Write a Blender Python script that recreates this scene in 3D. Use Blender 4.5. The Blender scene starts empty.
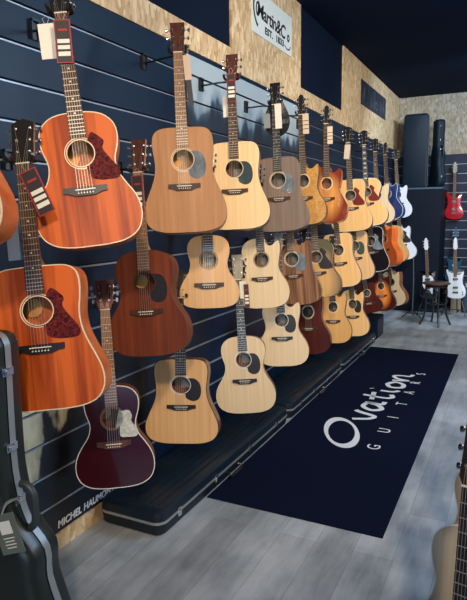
import bpy, bmesh, math, random
from mathutils import Vector, Matrix, Euler
random.seed(7)
C = bpy.context.scene.collection
R = math.radians

# ---------------------------------------------------------------- camera, world, light, exposure
cam_d = bpy.data.cameras.new('camera'); cam = bpy.data.objects.new('camera', cam_d); C.objects.link(cam)
RX = ((0.8976946, -0.05497218, 0.43717555), (0.44046885, 0.13779166, -0.88713057), (-0.01147164, 0.98893454, 0.14790836))
cam.matrix_world = Matrix.Translation((1.86, 0, 1.55)) @ Matrix(RX).to_4x4()
cam_d.sensor_fit = 'VERTICAL'; cam_d.sensor_height = 24; cam_d.lens = 24 * 573.0 / 600.0
cam_d.clip_start = 0.05
bpy.context.scene.camera = cam
sc = bpy.context.scene
sc.view_settings.view_transform = 'Standard'; sc.view_settings.look = 'None'
sc.view_settings.gamma = 1.0; sc.view_settings.use_curve_mapping = False
sc.view_settings.exposure = 0.58
w = bpy.data.worlds.new('world'); sc.world = w; w.use_nodes = True
w.node_tree.nodes['Background'].inputs[0].default_value = (0.08, 0.32, 1.0, 1)
w.node_tree.nodes['Background'].inputs[1].default_value = 0.16

def light(name, kind, loc, target, power, color, size=0.2, size_y=None, angle=60, blend=0.6):
    d = bpy.data.lights.new(name, kind); o = bpy.data.objects.new(name, d); C.objects.link(o)
    o.location = loc; o.rotation_euler = (Vector(target) - Vector(loc)).to_track_quat('-Z', 'Y').to_euler()
    d.energy = power; d.color = color
    if kind == 'AREA':
        d.size = size
        if size_y: d.shape = 'RECTANGLE'; d.size_y = size_y
    else:
        d.shadow_soft_size = size
        if kind == 'SPOT': d.spot_size = R(angle); d.spot_blend = blend
    return o
# added cool fill behind the camera, no window is modelled; track spots on the ceiling: warm to neutral
light('rear_fill', 'AREA', (3.2, -2.2, 2.0), (1.6, 3.6, 0.0), 45, (0.62, 0.80, 1.0), 3.6, 2.4)
for i, (y, p, c) in enumerate(((-1.2, 200, (1.0, .76, .52)), (0.4, 150, (1.0, .80, .58)), (2.0, 150, (1.0, .83, .62)), (3.6, 135, (1.0, .86, .68)), (5.2, 120, (1.0, .92, .80)), (6.6, 90, (.75, .87, 1.0)))):
    light('track_spot', 'SPOT', (2.5, y, 3.15), (0.35, y + 2.9, 1.55), p, c, 0.12, angle=75)
light('side_fill', 'AREA', (3.7, 3.5, 3.1), (0.0, 4.5, 1.9), 95, (1.0, 0.90, 0.76), 0.8, 8.0)  # added warm fill to soften shadows on the lower rows, not a fixture
light('spot_back', 'SPOT', (2.6, 7.0, 3.25), (0.9, 10.0, 1.9), 230, (0.62, 0.80, 1.0), 0.10, angle=100)
light('floor_fill', 'AREA', (3.6, 4.5, 3.0), (1.2, 4.0, 0), 230, (0.46, 0.70, 1.0), 1.2, 5.0)  # added blue fill that brightens the floor, not real daylight

# ---------------------------------------------------------------- materials
MATS = {}
def nt(name):
    m = bpy.data.materials.new(name); m.use_nodes = True
    return m, m.node_tree, m.node_tree.nodes['Principled BSDF']
def col(c): return (c[0], c[1], c[2], 1)
def plain(name, c, rough=0.5, metal=0.0, coat=0.0, bump=0.0, noise=0.0, nscale=20, spec=0.5):
    if name in MATS: return MATS[name]
    m, t, b = nt(name)
    b.inputs['Base Color'].default_value = col(c); b.inputs['Roughness'].default_value = rough
    b.inputs['Metallic'].default_value = metal; b.inputs['Coat Weight'].default_value = coat
    b.inputs['Specular IOR Level'].default_value = spec
    tc = t.nodes.new('ShaderNodeTexCoord'); n = t.nodes.new('ShaderNodeTexNoise'); n.inputs['Scale'].default_value = nscale
    t.links.new(tc.outputs['Object'], n.inputs['Vector'])
    if noise:
        mx = t.nodes.new('ShaderNodeMix'); mx.data_type = 'RGBA'
        mx.inputs['A'].default_value = col([v * (1 - noise) for v in c]); mx.inputs['B'].default_value = col([min(1, v * (1 + noise)) for v in c])
        t.links.new(n.outputs['Fac'], mx.inputs['Factor']); t.links.new(mx.outputs['Result'], b.inputs['Base Color'])
    if bump:
        bp = t.nodes.new('ShaderNodeBump'); bp.inputs['Strength'].default_value = bump
        t.links.new(n.outputs['Fac'], bp.inputs['Height']); t.links.new(bp.outputs['Normal'], b.inputs['Normal'])
    MATS[name] = m; return m

def wood(name, c1, c2, rough=0.35, coat=0.3, stretch=2.0, across=60, axis='Z', contrast=0.5, edge=None, edge_r=(0.15, 0.27), centre=(0, 0, .2), stripes=0.0):
    """straight grained wood; edge = darker sprayed burst round the rim"""
    if name in MATS: return MATS[name]
    m, t, b = nt(name); N = t.nodes; L = t.links
    tc = N.new('ShaderNodeTexCoord'); mp = N.new('ShaderNodeMapping')
    s = {'Z': (across, across, stretch), 'Y': (across, stretch, across), 'X': (stretch, across, across)}[axis]
    mp.inputs['Scale'].default_value = s; L.new(tc.outputs['Object'], mp.inputs['Vector'])
    n = N.new('ShaderNodeTexNoise'); n.inputs['Scale'].default_value = 1; n.inputs['Detail'].default_value = 4; L.new(mp.outputs['Vector'], n.inputs['Vector'])
    r = N.new('ShaderNodeValToRGB'); r.color_ramp.elements[0].position = 0.5 - contrast / 2; r.color_ramp.elements[1].position = 0.5 + contrast / 2
    r.color_ramp.elements[0].color = col(c1); r.color_ramp.elements[1].color = col(c2)
    L.new(n.outputs['Fac'], r.inputs['Fac']); out = r.outputs['Color']
    if edge:
        vm = N.new('ShaderNodeVectorMath'); vm.operation = 'DISTANCE'; vm.inputs[1].default_value = centre
        mp2 = N.new('ShaderNodeMapping'); mp2.inputs['Scale'].default_value = (1.25, 0, 0.9); L.new(tc.outputs['Object'], mp2.inputs['Vector'])
        L.new(mp2.outputs['Vector'], vm.inputs[0])
        mr = N.new('ShaderNodeMapRange'); mr.inputs['From Min'].default_value = edge_r[0]; mr.inputs['From Max'].default_value = edge_r[1]
        L.new(vm.outputs['Value'], mr.inputs['Value'])
        mx = N.new('ShaderNodeMix'); mx.data_type = 'RGBA'; mx.inputs['B'].default_value = col(edge)
        L.new(mr.outputs['Result'], mx.inputs['Factor']); L.new(out, mx.inputs['A']); out = mx.outputs['Result']
    L.new(out, b.inputs['Base Color'])
    b.inputs['Roughness'].default_value = rough; b.inputs['Coat Weight'].default_value = coat; b.inputs['Coat Roughness'].default_value = 0.08; b.inputs['Specular IOR Level'].default_value = 0.22
    MATS[name] = m; return m

def figured(name, c1, c2, scale=14, rough=0.3, coat=0.3, dist=2.0):
    if name in MATS: return MATS[name]
    m, t, b = nt(name); N = t.nodes; L = t.links
    tc = N.new('ShaderNodeTexCoord'); n = N.new('ShaderNodeTexNoise'); n.inputs['Scale'].default_value = scale; n.inputs['Distortion'].default_value = dist; n.inputs['Detail'].default_value = 3
    L.new(tc.outputs['Object'], n.inputs['Vector'])
    r = N.new('ShaderNodeValToRGB'); r.color_ramp.elements[0].position = .38; r.color_ramp.elements[1].position = .62
    r.color_ramp.elements[0].color = col(c1); r.color_ramp.elements[1].color = col(c2)
    L.new(n.outputs['Fac'], r.inputs['Fac']); L.new(r.outputs['Color'], b.inputs['Base Color'])
    b.inputs['Roughness'].default_value = rough; b.inputs['Coat Weight'].default_value = coat; b.inputs['Specular IOR Level'].default_value = 0.3
    MATS[name] = m; return m

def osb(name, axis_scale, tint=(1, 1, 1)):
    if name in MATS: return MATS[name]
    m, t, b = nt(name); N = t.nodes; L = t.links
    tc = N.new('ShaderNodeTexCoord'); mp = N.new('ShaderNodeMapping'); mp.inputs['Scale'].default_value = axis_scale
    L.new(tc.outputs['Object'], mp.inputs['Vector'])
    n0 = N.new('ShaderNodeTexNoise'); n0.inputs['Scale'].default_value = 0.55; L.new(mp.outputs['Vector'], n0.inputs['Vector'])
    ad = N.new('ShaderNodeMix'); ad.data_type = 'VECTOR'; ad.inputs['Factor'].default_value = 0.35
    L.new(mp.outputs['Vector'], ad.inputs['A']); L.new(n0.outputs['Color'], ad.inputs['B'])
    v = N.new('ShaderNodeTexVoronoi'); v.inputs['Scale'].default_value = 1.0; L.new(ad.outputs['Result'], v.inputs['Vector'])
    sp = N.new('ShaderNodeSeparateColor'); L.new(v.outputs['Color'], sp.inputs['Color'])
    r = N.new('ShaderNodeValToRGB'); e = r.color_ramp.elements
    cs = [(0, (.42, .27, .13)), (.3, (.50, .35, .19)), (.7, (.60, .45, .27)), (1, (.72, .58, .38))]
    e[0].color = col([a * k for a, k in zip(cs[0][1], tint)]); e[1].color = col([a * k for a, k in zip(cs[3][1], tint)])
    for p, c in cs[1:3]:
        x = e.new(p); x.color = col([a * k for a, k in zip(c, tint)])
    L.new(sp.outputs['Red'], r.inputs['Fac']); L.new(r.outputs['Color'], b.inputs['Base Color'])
    b.inputs['Roughness'].default_value = 0.6
    MATS[name] = m; return m

# ---------------------------------------------------------------- geometry helpers
def mesh(name, verts, faces, mats, parent=None, smooth=False, fm=None, loc=None):
    me = bpy.data.meshes.new(name); me.from_pydata([tuple(v) for v in verts], [], faces); me.update()
    if not isinstance(mats, (list, tuple)): mats = [mats]
    for m in mats: me.materials.append(m)
    if fm:
        for p, i in zip(me.polygons, fm): p.material_index = i
    if smooth:
        me.polygons.foreach_set('use_smooth', [True] * len(me.polygons))
    o = bpy.data.objects.new(name, me); C.objects.link(o)
    if parent: o.parent = parent
    if loc: o.location = loc
    return o
class MB:
    def __init__(s): s.v = []; s.f = []; s.m = []; s.sm = []
    def add(s, vs, fs, mi=0):
        b = len(s.v); s.v += [Vector(v) for v in vs]; s.f += [tuple(b + i for i in f) for f in fs]; s.m += [mi] * len(fs)
        return b
    def box(s, c, d, mi=0, rot=None):
        x, y, z = d[0] / 2, d[1] / 2, d[2] / 2
        vs = [Vector(p) for p in ((-x, -y, -z), (x, -y, -z), (x, y, -z), (-x, y, -z), (-x, -y, z), (x, -y, z), (x, y, z), (-x, y, z))]
        if rot: vs = [rot @ v for v in vs]
        s.add([v + Vector(c) for v in vs], [(0, 3, 2, 1), (4, 5, 6, 7), (0, 1, 5, 4), (1, 2, 6, 5), (2, 3, 7, 6), (3, 0, 4, 7)], mi)
    def b2(s, lo, hi, mi=0):
        s.box([(a + b) / 2 for a, b in zip(lo, hi)], [abs(b - a) for a, b in zip(lo, hi)], mi)
    def tube(s, pts, r, n=8, mi=0, cap=True):
        pts = [Vector(p) for p in pts]; rs = r if isinstance(r, (list, tuple)) else [r] * len(pts)
        b = len(s.v); prev = None
        for i, p in enumerate(pts):
            d = (pts[min(i + 1, len(pts) - 1)] - pts[max(i - 1, 0)]).normalized()
            if prev is None:
                a = d.orthogonal().normalized()
            else:
                a = (prev - d * prev.dot(d)).normalized()
            prev = a; c = d.cross(a)
            for k in range(n):
                t = 2 * math.pi * k / n; s.v.append(p + (a * math.cos(t) + c * math.sin(t)) * rs[i])
        for i in range(len(pts) - 1):
            for k in range(n):
                q = (k + 1) % n; s.f.append((b + i * n + k, b + i * n + q, b + (i + 1) * n + q, b + (i + 1) * n + k)); s.m.append(mi)
        if cap:
            s.f.append(tuple(b + k for k in reversed(range(n)))); s.m.append(mi)
            e = b + (len(pts) - 1) * n; s.f.append(tuple(e + k for k in range(n))); s.m.append(mi)
    def prism(s, poly, y0, y1, mi=0):
        """poly in XZ (counter-clockwise seen from the front, -Y), extruded from y0 (front) to y1 (back)"""
        n = len(poly); b = len(s.v)
        s.v += [Vector((p[0], y0, p[1])) for p in poly] + [Vector((p[0], y1, p[1])) for p in poly]
        s.f.append(tuple(b + i for i in range(n))); s.f.append(tuple(b + n + i for i in reversed(range(n))))
        for i in range(n):
            j = (i + 1) % n; s.f.append((b + i, b + n + i, b + n + j, b + j))
        s.m += [mi] * (n + 2)
    def build(s, name, mats, parent=None, smooth=False, bevel=0, loc=None, smooth_angle=None):
        o = mesh(name, s.v, s.f, mats, parent, smooth, s.m, loc)
        if smooth and smooth_angle is not False:
            bm = bmesh.new(); bm.from_mesh(o.data)
            for e in bm.edges:
                if len(e.link_faces) == 2 and e.calc_face_angle(0) > 0.7: e.smooth = False
            bm.to_mesh(o.data); bm.free()
        if bevel:
            md = o.modifiers.new('bevel', 'BEVEL'); md.width = bevel; md.segments = 2; md.limit_method = 'ANGLE'
        return o
def catmull(P, closed, k=6):
    P = [Vector(p) for p in P]; n = len(P); out = []
    for i in range(n if closed else n - 1):
        if closed: a, b, c, d = P[(i - 1) % n], P[i], P[(i + 1) % n], P[(i + 2) % n]
        else: a, b, c, d = P[max(i - 1, 0)], P[i], P[i + 1], P[min(i + 2, n - 1)]
        for j in range(k):
            t = j / k
            out.append(0.5 * ((2 * b) + (c - a) * t + (2 * a - 5 * b + 4 * c - d) * t * t + (3 * b - a - 3 * c + d) * t ** 3))
    if not closed: out.append(P[-1])
    return out
def tagp(o, label=None, cat=None, group=None, kind=None):
    if label: o['label'] = label
    if cat: o['category'] = cat
    if group: o['group'] = group
    if kind: o['kind'] = kind
    return o
def empty(name, loc=(0, 0, 0), rz=0, label=None, cat=None, group=None):
    o = bpy.data.objects.new(name, None); C.objects.link(o); o.location = loc; o.rotation_euler = (0, 0, rz)
    o.empty_display_size = 0.1
    return tagp(o, label, cat, group)
def text_mesh(name, s, size, mat, parent, matrix, extrude=0.001, align='LEFT', shear=0.0, sx=1.0, offset=0.0, spacing=1.0):
    cu = bpy.data.curves.new(name, 'FONT'); cu.body = s; cu.size = size; cu.extrude = extrude; cu.align_x = align
    cu.shear = shear; cu.offset = offset; cu.space_character = spacing; cu.resolution_u = 4
    t = bpy.data.objects.new(name, cu); C.objects.link(t); bpy.context.view_layer.update()
    me = bpy.data.meshes.new_from_object(t); bpy.data.objects.remove(t)
    me.transform(Matrix.Diagonal((sx, 1, 1, 1))); me.transform(matrix)
    me.materials.clear(); me.materials.append(mat)
    o = bpy.data.objects.new(name, me); C.objects.link(o); o.parent = parent
    return o

# ================================================================ THE ROOM
M_slat = plain('slat_navy', (0.0030, 0.013, 0.036), 0.45, spec=.3, noise=.12, nscale=3)
M_groove = plain('groove_dark', (0.004, 0.006, 0.010), 0.6)
M_alu = plain('aluminium_insert', (0.36, 0.39, 0.42), 0.42, metal=.6)
M_black = plain('black_board', (0.003, 0.008, 0.022), 0.75, spec=.1)
M_ceil = plain('ceiling_navy', (0.004, 0.013, 0.040), 0.9, spec=.1, noise=.1, nscale=2)
M_osb = osb('osb_panel', (60, 62, 28))
M_osb_back = osb('osb_back', (80, 60, 30), (.56, .66, .84))  # cool tint stands in for the cool light on the back wall
M_osb_edge = plain('osb_edge', (0.55, .45, .32), 0.7)
M_white_sign = plain('white_sign', (.62, .68, .68), 0.5)
M_ink = plain('black_ink', (.012, .014, .02), 0.5)
M_white_ink = plain('white_ink', (.62, .66, .70), 0.6)

def slatwall(x_axis, a0, a1, z0, z1, grooves, name, place):
    """horizontal slats with a metal insert in each groove; place(a, depth, z) gives the point"""
    mb = MB(); g = 0.012
    edges = [z0] + sorted(grooves) + [z1]
    def pbox(a_0, a_1, d0, d1, q0, q1, mi):
        P = [place(a, d, q) for a in (a_0, a_1) for d in (d0, d1) for q in (q0, q1)]
        lo = [min(p[i] for p in P) for i in range(3)]; hi = [max(p[i] for p in P) for i in range(3)]
        mb.b2(lo, hi, mi)
    pbox(a0, a1, -0.04, -0.018, z0, z1, 1)
    for i in range(len(edges) - 1):
        lo = edges[i] + (g / 2 if i else 0); hi = edges[i + 1] - (g / 2 if i < len(edges) - 2 else 0)
        pbox(a0, a1, -0.018, 0.0, lo, hi, 0)
    for q in grooves:
        pbox(a0, a1, -0.018, -0.004, q - g / 2, q - g / 2 + 0.004, 2)
        pbox(a0, a1, -0.010, 0.0015, q - g / 2 - 0.0035, q - g / 2 + 0.0005, 2)
    o = mb.build(name, [M_slat, M_groove, M_alu]); o['kind'] = 'structure'; return o
GL = [0.225 + 0.1557 * k for k in range(15)]
slatwall(1, -2.5, 10.0, 0.08, 2.545, GL, 'wall_left', lambda a, d, q: (d, a, q))
GB = [2.31 - 0.1495 * k for k in range(15)]
slatwall(0, -0.04, 4.2, 0.06, 2.46, GB, 'wall_back', lambda a, d, q: (a, 10.02 - d, q))
def sbox(name, lo, hi, mats, bevel=0):
    mb = MB(); mb.b2(lo, hi); o = mb.build(name, mats, bevel=bevel); o['kind'] = 'structure'; return o
sbox('trim_1', (-0.02, -2.5, 0.0), (0.012, 10.0, 0.078), M_osb)                   # particle board kick strip
sbox('trim_2', (-0.02, -2.5, 2.546), (0.012, 10.0, 2.692), M_osb)                 # band over the slatwall
sbox('trim_3', (-0.02, 3.77, 2.693), (0.012, 5.19, 3.40), M_osb)
sbox('trim_4', (-0.02, 6.61, 2.693), (0.012, 10.0, 3.40), M_osb)
sbox('trim_5', (-0.03, -2.5, 2.693), (-0.004, 3.768, 3.40), M_black)
sbox('trim_6', (-0.03, 5.192, 2.693), (-0.004, 6.608, 3.40), M_black)
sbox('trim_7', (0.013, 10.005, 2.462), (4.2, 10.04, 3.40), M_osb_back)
sbox('trim_8', (0.0, 10.005, 0.0), (4.2, 10.04, 0.058), M_black)
sbox('wall_upper', (-0.10, -2.5, 0.0), (-0.041, 10.1, 3.45), M_black)
sbox('wall_behind', (-0.10, 10.041, 0.0), (4.26, 10.12, 3.45), M_black)
sbox('wall_right', (4.201, -2.5, 0.0), (4.26, 10.04, 3.40), M_black)
sbox('ceiling', (-0.10, -2.5, 3.401), (4.26, 10.1, 3.46), M_ceil)
# floor: grey washed wood planks running along the wall
m, t, b = nt('vinyl_planks'); N = t.nodes; L = t.links
tc = N.new('ShaderNodeTexCoord'); mp = N.new('ShaderNodeMapping'); mp.inputs['Rotation'].default_value = (0, 0, R(90))
L.new(tc.outputs['Object'], mp.inputs['Vector'])
br = N.new('ShaderNodeTexBrick'); br.offset = 0.37; br.inputs['Scale'].default_value = 1; br.inputs['Brick Width'].default_value = 1.22; br.inputs['Row Height'].default_value = 0.18
br.inputs['Mortar Size'].default_value = 0.0012; br.inputs['Color1'].default_value = (.80, .80, .80, 1); br.inputs['Color2'].default_value = (1.1, 1.1, 1.1, 1); br.inputs['Mortar'].default_value = (.55, .55, .55, 1)
L.new(mp.outputs['Vector'], br.inputs['Vector'])
mp2 = N.new('ShaderNodeMapping'); mp2.inputs['Scale'].default_value = (9, 1.6, 1); L.new(tc.outputs['Object'], mp2.inputs['Vector'])
n1 = N.new('ShaderNodeTexNoise'); n1.inputs['Scale'].default_value = 1.0; n1.inputs['Detail'].default_value = 8; n1.inputs['Roughness'].default_value = .7; L.new(mp2.outputs['Vector'], n1.inputs['Vector'])
n2 = N.new('ShaderNodeTexNoise'); n2.inputs['Scale'].default_value = 2.4; n2.inputs['Detail'].default_value = 3; L.new(tc.outputs['Object'], n2.inputs['Vector'])
ad = N.new('ShaderNodeMath'); ad.operation = 'ADD'; L.new(n1.outputs['Fac'], ad.inputs[0]); L.new(n2.outputs['Fac'], ad.inputs[1])
hf = N.new('ShaderNodeMath'); hf.operation = 'MULTIPLY'; hf.inputs[1].default_value = .5; L.new(ad.outputs[0], hf.inputs[0])
rp = N.new('ShaderNodeValToRGB'); rp.color_ramp.elements[0].position = .38; rp.color_ramp.elements[1].position = .62
rp.color_ramp.elements[0].color = (.17, .20, .23, 1); rp.color_ramp.elements[1].color = (.42, .46, .50, 1)
L.new(hf.outputs[0], rp.inputs['Fac'])
mx = N.new('ShaderNodeMix'); mx.data_type = 'RGBA'; mx.blend_type = 'MULTIPLY'; mx.inputs['Factor'].default_value = 1
L.new(rp.outputs['Color'], mx.inputs['A']); L.new(br.outputs['Color'], mx.inputs['B']); L.new(mx.outputs['Result'], b.inputs['Base Color'])
b.inputs['Roughness'].default_value = .42
M_floor = m
sbox('floor', (-0.10, -2.5, -0.06), (4.26, 10.1, 0.0), M_floor)

WALL = Matrix(((0, 0, 1, 0), (1, 0, 0, 0), (0, 1, 0, 0), (0, 0, 0, 1)))          # text plane on the left wall
def wm(x, y, z): return Matrix.Translation((x, y, z)) @ WALL

# ---- sign on the particle board
s = empty('shop_sign', (0.012, 4.10, 2.895), label='white rectangular sign with black script lettering on the particle board wall', cat='sign')
mb = MB(); mb.b2((0, 0, 0), (0.008, .835, .32)); mb.build('panel', M_white_sign, s, bevel=.002)
text_mesh('lettering', 'Martin&C', .150, M_ink, s, wm(.0085, .085, .135) @ Matrix.Rotation(R(-3), 4, 'Z'), .0008, shear=.12, sx=1.06, offset=.003, spacing=.92)
text_mesh('lettering', 'o', .12, M_ink, s, wm(.0085, .715, .105), .0008, shear=.12, sx=.9, offset=.004)
text_mesh('lettering', 'EST.', .070, M_ink, s, wm(.0085, .24, .040), .0008, offset=.003, spacing=1.1, sx=1.2)
text_mesh('lettering', '1833', .070, M_ink, s, wm(.0085, .465, .040), .0008, offset=.003, spacing=1.1, sx=1.2)
for pts, r in ((((.115, .25), (.06, .26), (.028, .20), (.04, .13), (.08, .075), (.105, .065)), .012), (((.115, .23), (.085, .215), (.075, .17), (.09, .14), (.11, .165)), .009), (((.66, .06), (.71, .04), (.77, .045), (.80, .075)), .006)):
    mb = MB(); mb.tube([(.0085, p[0], p[1]) for p in catmull([(x, y, 0) for x, y in pts], False, 5)], r, 6)
    for v in mb.v: v.x = .008 + (v.x - .0085) * .1 + .001
    mb.build('flourish', M_ink, s)

# ---- dark printed panel further along
m, t, b = nt('dark_print'); N = t.nodes; L = t.links
tc = N.new('ShaderNodeTexCoord'); mp = N.new('ShaderNodeMapping'); mp.inputs['Scale'].default_value = (1, 4, 2.0); L.new(tc.outputs['Object'], mp.inputs['Vector'])
n = N.new('ShaderNodeTexNoise'); n.inputs['Scale'].default_value = 2.2; n.inputs['Detail'].default_value = 3; L.new(mp.outputs['Vector'], n.inputs['Vector'])
r = N.new('ShaderNodeValToRGB'); r.color_ramp.elements[0].position = .5; r.color_ramp.elements[1].position = .75; r.color_ramp.elements[0].color = (.010, .016, .03, 1); r.color_ramp.elements[1].color = (.06, .08, .12, 1)
L.new(n.outputs['Fac'], r.inputs['Fac']); L.new(r.outputs['Color'], b.inputs['Base Color']); b.inputs['Roughness'].default_value = .6
M_dprint = m
s = empty('dark_poster', (0.012, 7.42, 2.905), label='small dark blue poster with a faint pale emblem high on the particle board', cat='poster')
mb = MB(); mb.b2((0, 0, 0), (.008, 1.48, .30)); mb.build('panel', M_dprint, s)
M_emb = plain('faint_emblem', (.12, .12, .14), .6)
mb = MB(); mb.tube([(.0085, .87 + .11 * math.cos(a), .10 + .045 * math.sin(a)) for a in [i * math.pi / 6 for i in range(12)]], .006, 5)
mb.tube([(.0085, .72 + .03 * k, .06 + (.10 if k % 2 else .0)) for k in range(6)], .006, 5)
for v in mb.v: v.x = .008 + (v.x - .0085) * .1 + .001
mb.build('emblem', M_emb, s)

# ---- posters slid between the grooves of the slatwall (strips, one per slat)
def poster_mat(name, kind):
    m, t, b = nt(name); N = t.nodes; L = t.links
    tc = N.new('ShaderNodeTexCoord'); sp = N.new('ShaderNodeSeparateXYZ'); L.new(tc.outputs['Object'], sp.inputs[0])
    n = N.new('ShaderNodeTexNoise'); n.inputs['Detail'].default_value = 6; mp = N.new('ShaderNodeMapping'); L.new(tc.outputs['Object'], mp.inputs['Vector']); L.new(mp.outputs['Vector'], n.inputs['Vector'])
    r = N.new('ShaderNodeValToRGB'); e = r.color_ramp.elements
    ad = N.new('ShaderNodeMath'); ad.operation = 'MULTIPLY_ADD'
    if kind == 'mist':
        mp.inputs['Scale'].default_value = (1, 5, 1.2); n.inputs['Scale'].default_value = 1.3
        ad.inputs[1].default_value = 1.0; L.new(sp.outputs['Z'], ad.inputs[0])
        k = N.new('ShaderNodeMath'); k.operation = 'MULTIPLY'; k.inputs[1].default_value = .55; L.new(n.outputs['Fac'], k.inputs[0]); L.new(k.outputs[0], ad.inputs[2])
        e[0].position = .50; e[0].color = (.012, .022, .04, 1); e[1].position = .66; e[1].color = (.34, .42, .48, 1)
        x = e.new(.56); x.color = (.04, .07, .10, 1)
        x = e.new(.59); x.color = (.20, .27, .33, 1)
    else:
        mp.inputs['Scale'].default_value = (1, 1.0, .5); n.inputs['Scale'].default_value = 4.2
        ad.inputs[1].default_value = -.6; L.new(sp.outputs['Y'], ad.inputs[0]); k = N.new('ShaderNodeMath'); k.inputs[1].default_value = .20; L.new(n.outputs['Fac'], k.inputs[0]); L.new(k.outputs[0], ad.inputs[2])
        e[0].position = .22; e[0].color = (.008, .012, .02, 1); e[1].position = .44; e[1].color = (.90, .82, .56, 1)
        x = e.new(.30); x.color = (.02, .024, .03, 1); x = e.new(.33); x.color = (.46, .40, .27, 1)
        k3 = N.new('ShaderNodeMath'); k3.operation = 'MULTIPLY_ADD'; k3.inputs[1].default_value = .45; L.new(n.outputs['Fac'], k3.inputs[0]); L.new(sp.outputs['Z'], k3.inputs[2])
        k4 = N.new('ShaderNodeMath'); k4.operation = 'GREATER_THAN'; k4.inputs[1].default_value = .47; L.new(k3.outputs[0], k4.inputs[0])
        mz = N.new('ShaderNodeMath'); mz.operation = 'MULTIPLY'; L.new(ad.outputs[0], mz.inputs[0]); L.new(k4.outputs[0], mz.inputs[1]); ad = mz
    L.new(ad.outputs[0], r.inputs['Fac']); L.new(r.outputs['Color'], b.inputs['Base Color']); b.inputs['Roughness'].default_value = .45
    return m
def strips(name, y0, y1, z0, z1, mat, parent):
    mb = MB(); ed = [z0] + [g for g in GL if z0 < g < z1] + [z1]
    for i in range(len(ed) - 1):
        a = ed[i] + (.007 if i else 0); c = ed[i + 1] - (.007 if i < len(ed) - 2 else 0)
        mb.b2((.0003, 0, a - z0), (.0025, y1 - y0, c - z0))
    return mb.build(name, mat, parent)
s = empty('mountain_poster', (0, 3.16, 1.94), label='wide misty grey poster with dark fir trees behind the upper guitar necks', cat='poster')
strips('print', 3.16, 5.22, 1.94, 2.52, poster_mat('misty_trees', 'mist'), s)
s = empty('concert_poster', (0, 1.25, .09), label='poster with a cream shape on black and white lettering low on the wall', cat='poster')
strips('print', 1.25, 2.62, .09, .86, poster_mat('cream_figure', 'cream'), s)
text_mesh('lettering', 'MICHEL', .050, M_white_ink, s, wm(.003, .625, .010), .0006, shear=.15, sx=.95, offset=.0012)
text_mesh('lettering', 'HAUMONT', .050, M_white_ink, s, wm(.003, .805, .010), .0006, shear=.15, sx=.95, offset=.0012)

# ---- printed mat on the floor
M_mat = plain('navy_carpet', (.0030, .0060, .020), .9, spec=.06, noise=.3, nscale=300)
s = empty('floor_mat', (0, 0, 0), label='long navy floor mat with white guitar maker lettering beside the black cases', cat='mat')
s.location = (.40, 2.60, 0)
mb = MB(); mb.b2((0, 0, 0), (.963, 3.97, .006)); mb.build('carpet', M_mat, s, bevel=.002)
FL = Matrix(((0, -1, 0, 0), (1, 0, 0, 0), (0, 0, 1, 0), (0, 0, 0, 1)))
def fm_(x, y): return Matrix.Translation((x - .40, y - 2.60, .0068)) @ FL
mb = MB(); K = 48; ring = []
for i in range(K):                                                             # the big O, thick and thin
    a = 2 * math.pi * i / K
    ou = (.275 * math.cos(a), .130 * math.sin(a) + .085 * math.cos(a)); inn = (.215 * math.cos(a), .100 * math.sin(a - .25) + .075 * math.cos(a))
    ring.append((ou, inn))
vs = []
for o_, i_ in ring: vs += [Vector((o_[0], o_[1], .0006)), Vector((i_[0], i_[1], .0006)), Vector((o_[0], o_[1], 0)), Vector((i_[0], i_[1], 0))]
fs = []
for i in range(K):
    j = (i + 1) % K; a, c = 4 * i, 4 * j; fs += [(a, c, c + 1, a + 1), (a, a + 2, c + 2, c), (a + 1, c + 1, c + 3, a + 3)]
mm = fm_(.815, 3.84)
mb.add([mm @ v for v in vs], fs); mb.build('lettering', M_white_ink, s)
strokes = {'v': [[(0, .12), (.03, .02), (.07, .0), (.10, .10), (.12, .14)]], 'a': [[(.11, .12), (.05, .13), (.01, .06), (.04, .0), (.09, .04), (.115, .13), (.11, .02), (.15, .01)]],
           't': [[(.06, .21), (.045, .05), (.07, .0), (.11, .02)], [(.0, .13), (.12, .15)]], 'i': [[(.03, .13), (.03, .04), (.06, .0)], [(.045, .20), (.05, .205)]],
           'o': [[(.07, .13), (.02, .09), (.03, .01), (.09, .01), (.12, .08), (.07, .13)]], 'n': [[(0, .13), (.02, .01), (.04, .10), (.09, .14), (.11, .08), (.11, .02), (.15, .0)]]}
pos = 4.13; bx = .955
for ch in 'vation':
    mb = MB()
    for st in strokes[ch]:
        P = catmull([(a * 1.70, c * 1.15, 0) for a, c in st], False, 5)
        mb.tube(P, .021, 6)
    for v in mb.v: v.z = .0003 * (1 if v.z > 0 else -1) + .0003
    mm = fm_(bx, pos); mb.v = [mm @ v for v in mb.v]
    mb.build('lettering', M_white_ink, s); wd = {'v': .245, 'a': .30, 't': .235, 'i': .16, 'o': .27, 'n': .30}[ch]
    pos += wd * .95; bx += wd * .075
for i, ch in enumerate('GUITARS'):
    text_mesh('lettering', ch, .125, M_white_ink, s, fm_(1.125 + .004 * i, 3.62 + .325 * i), .0004, sx=.95)

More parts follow.
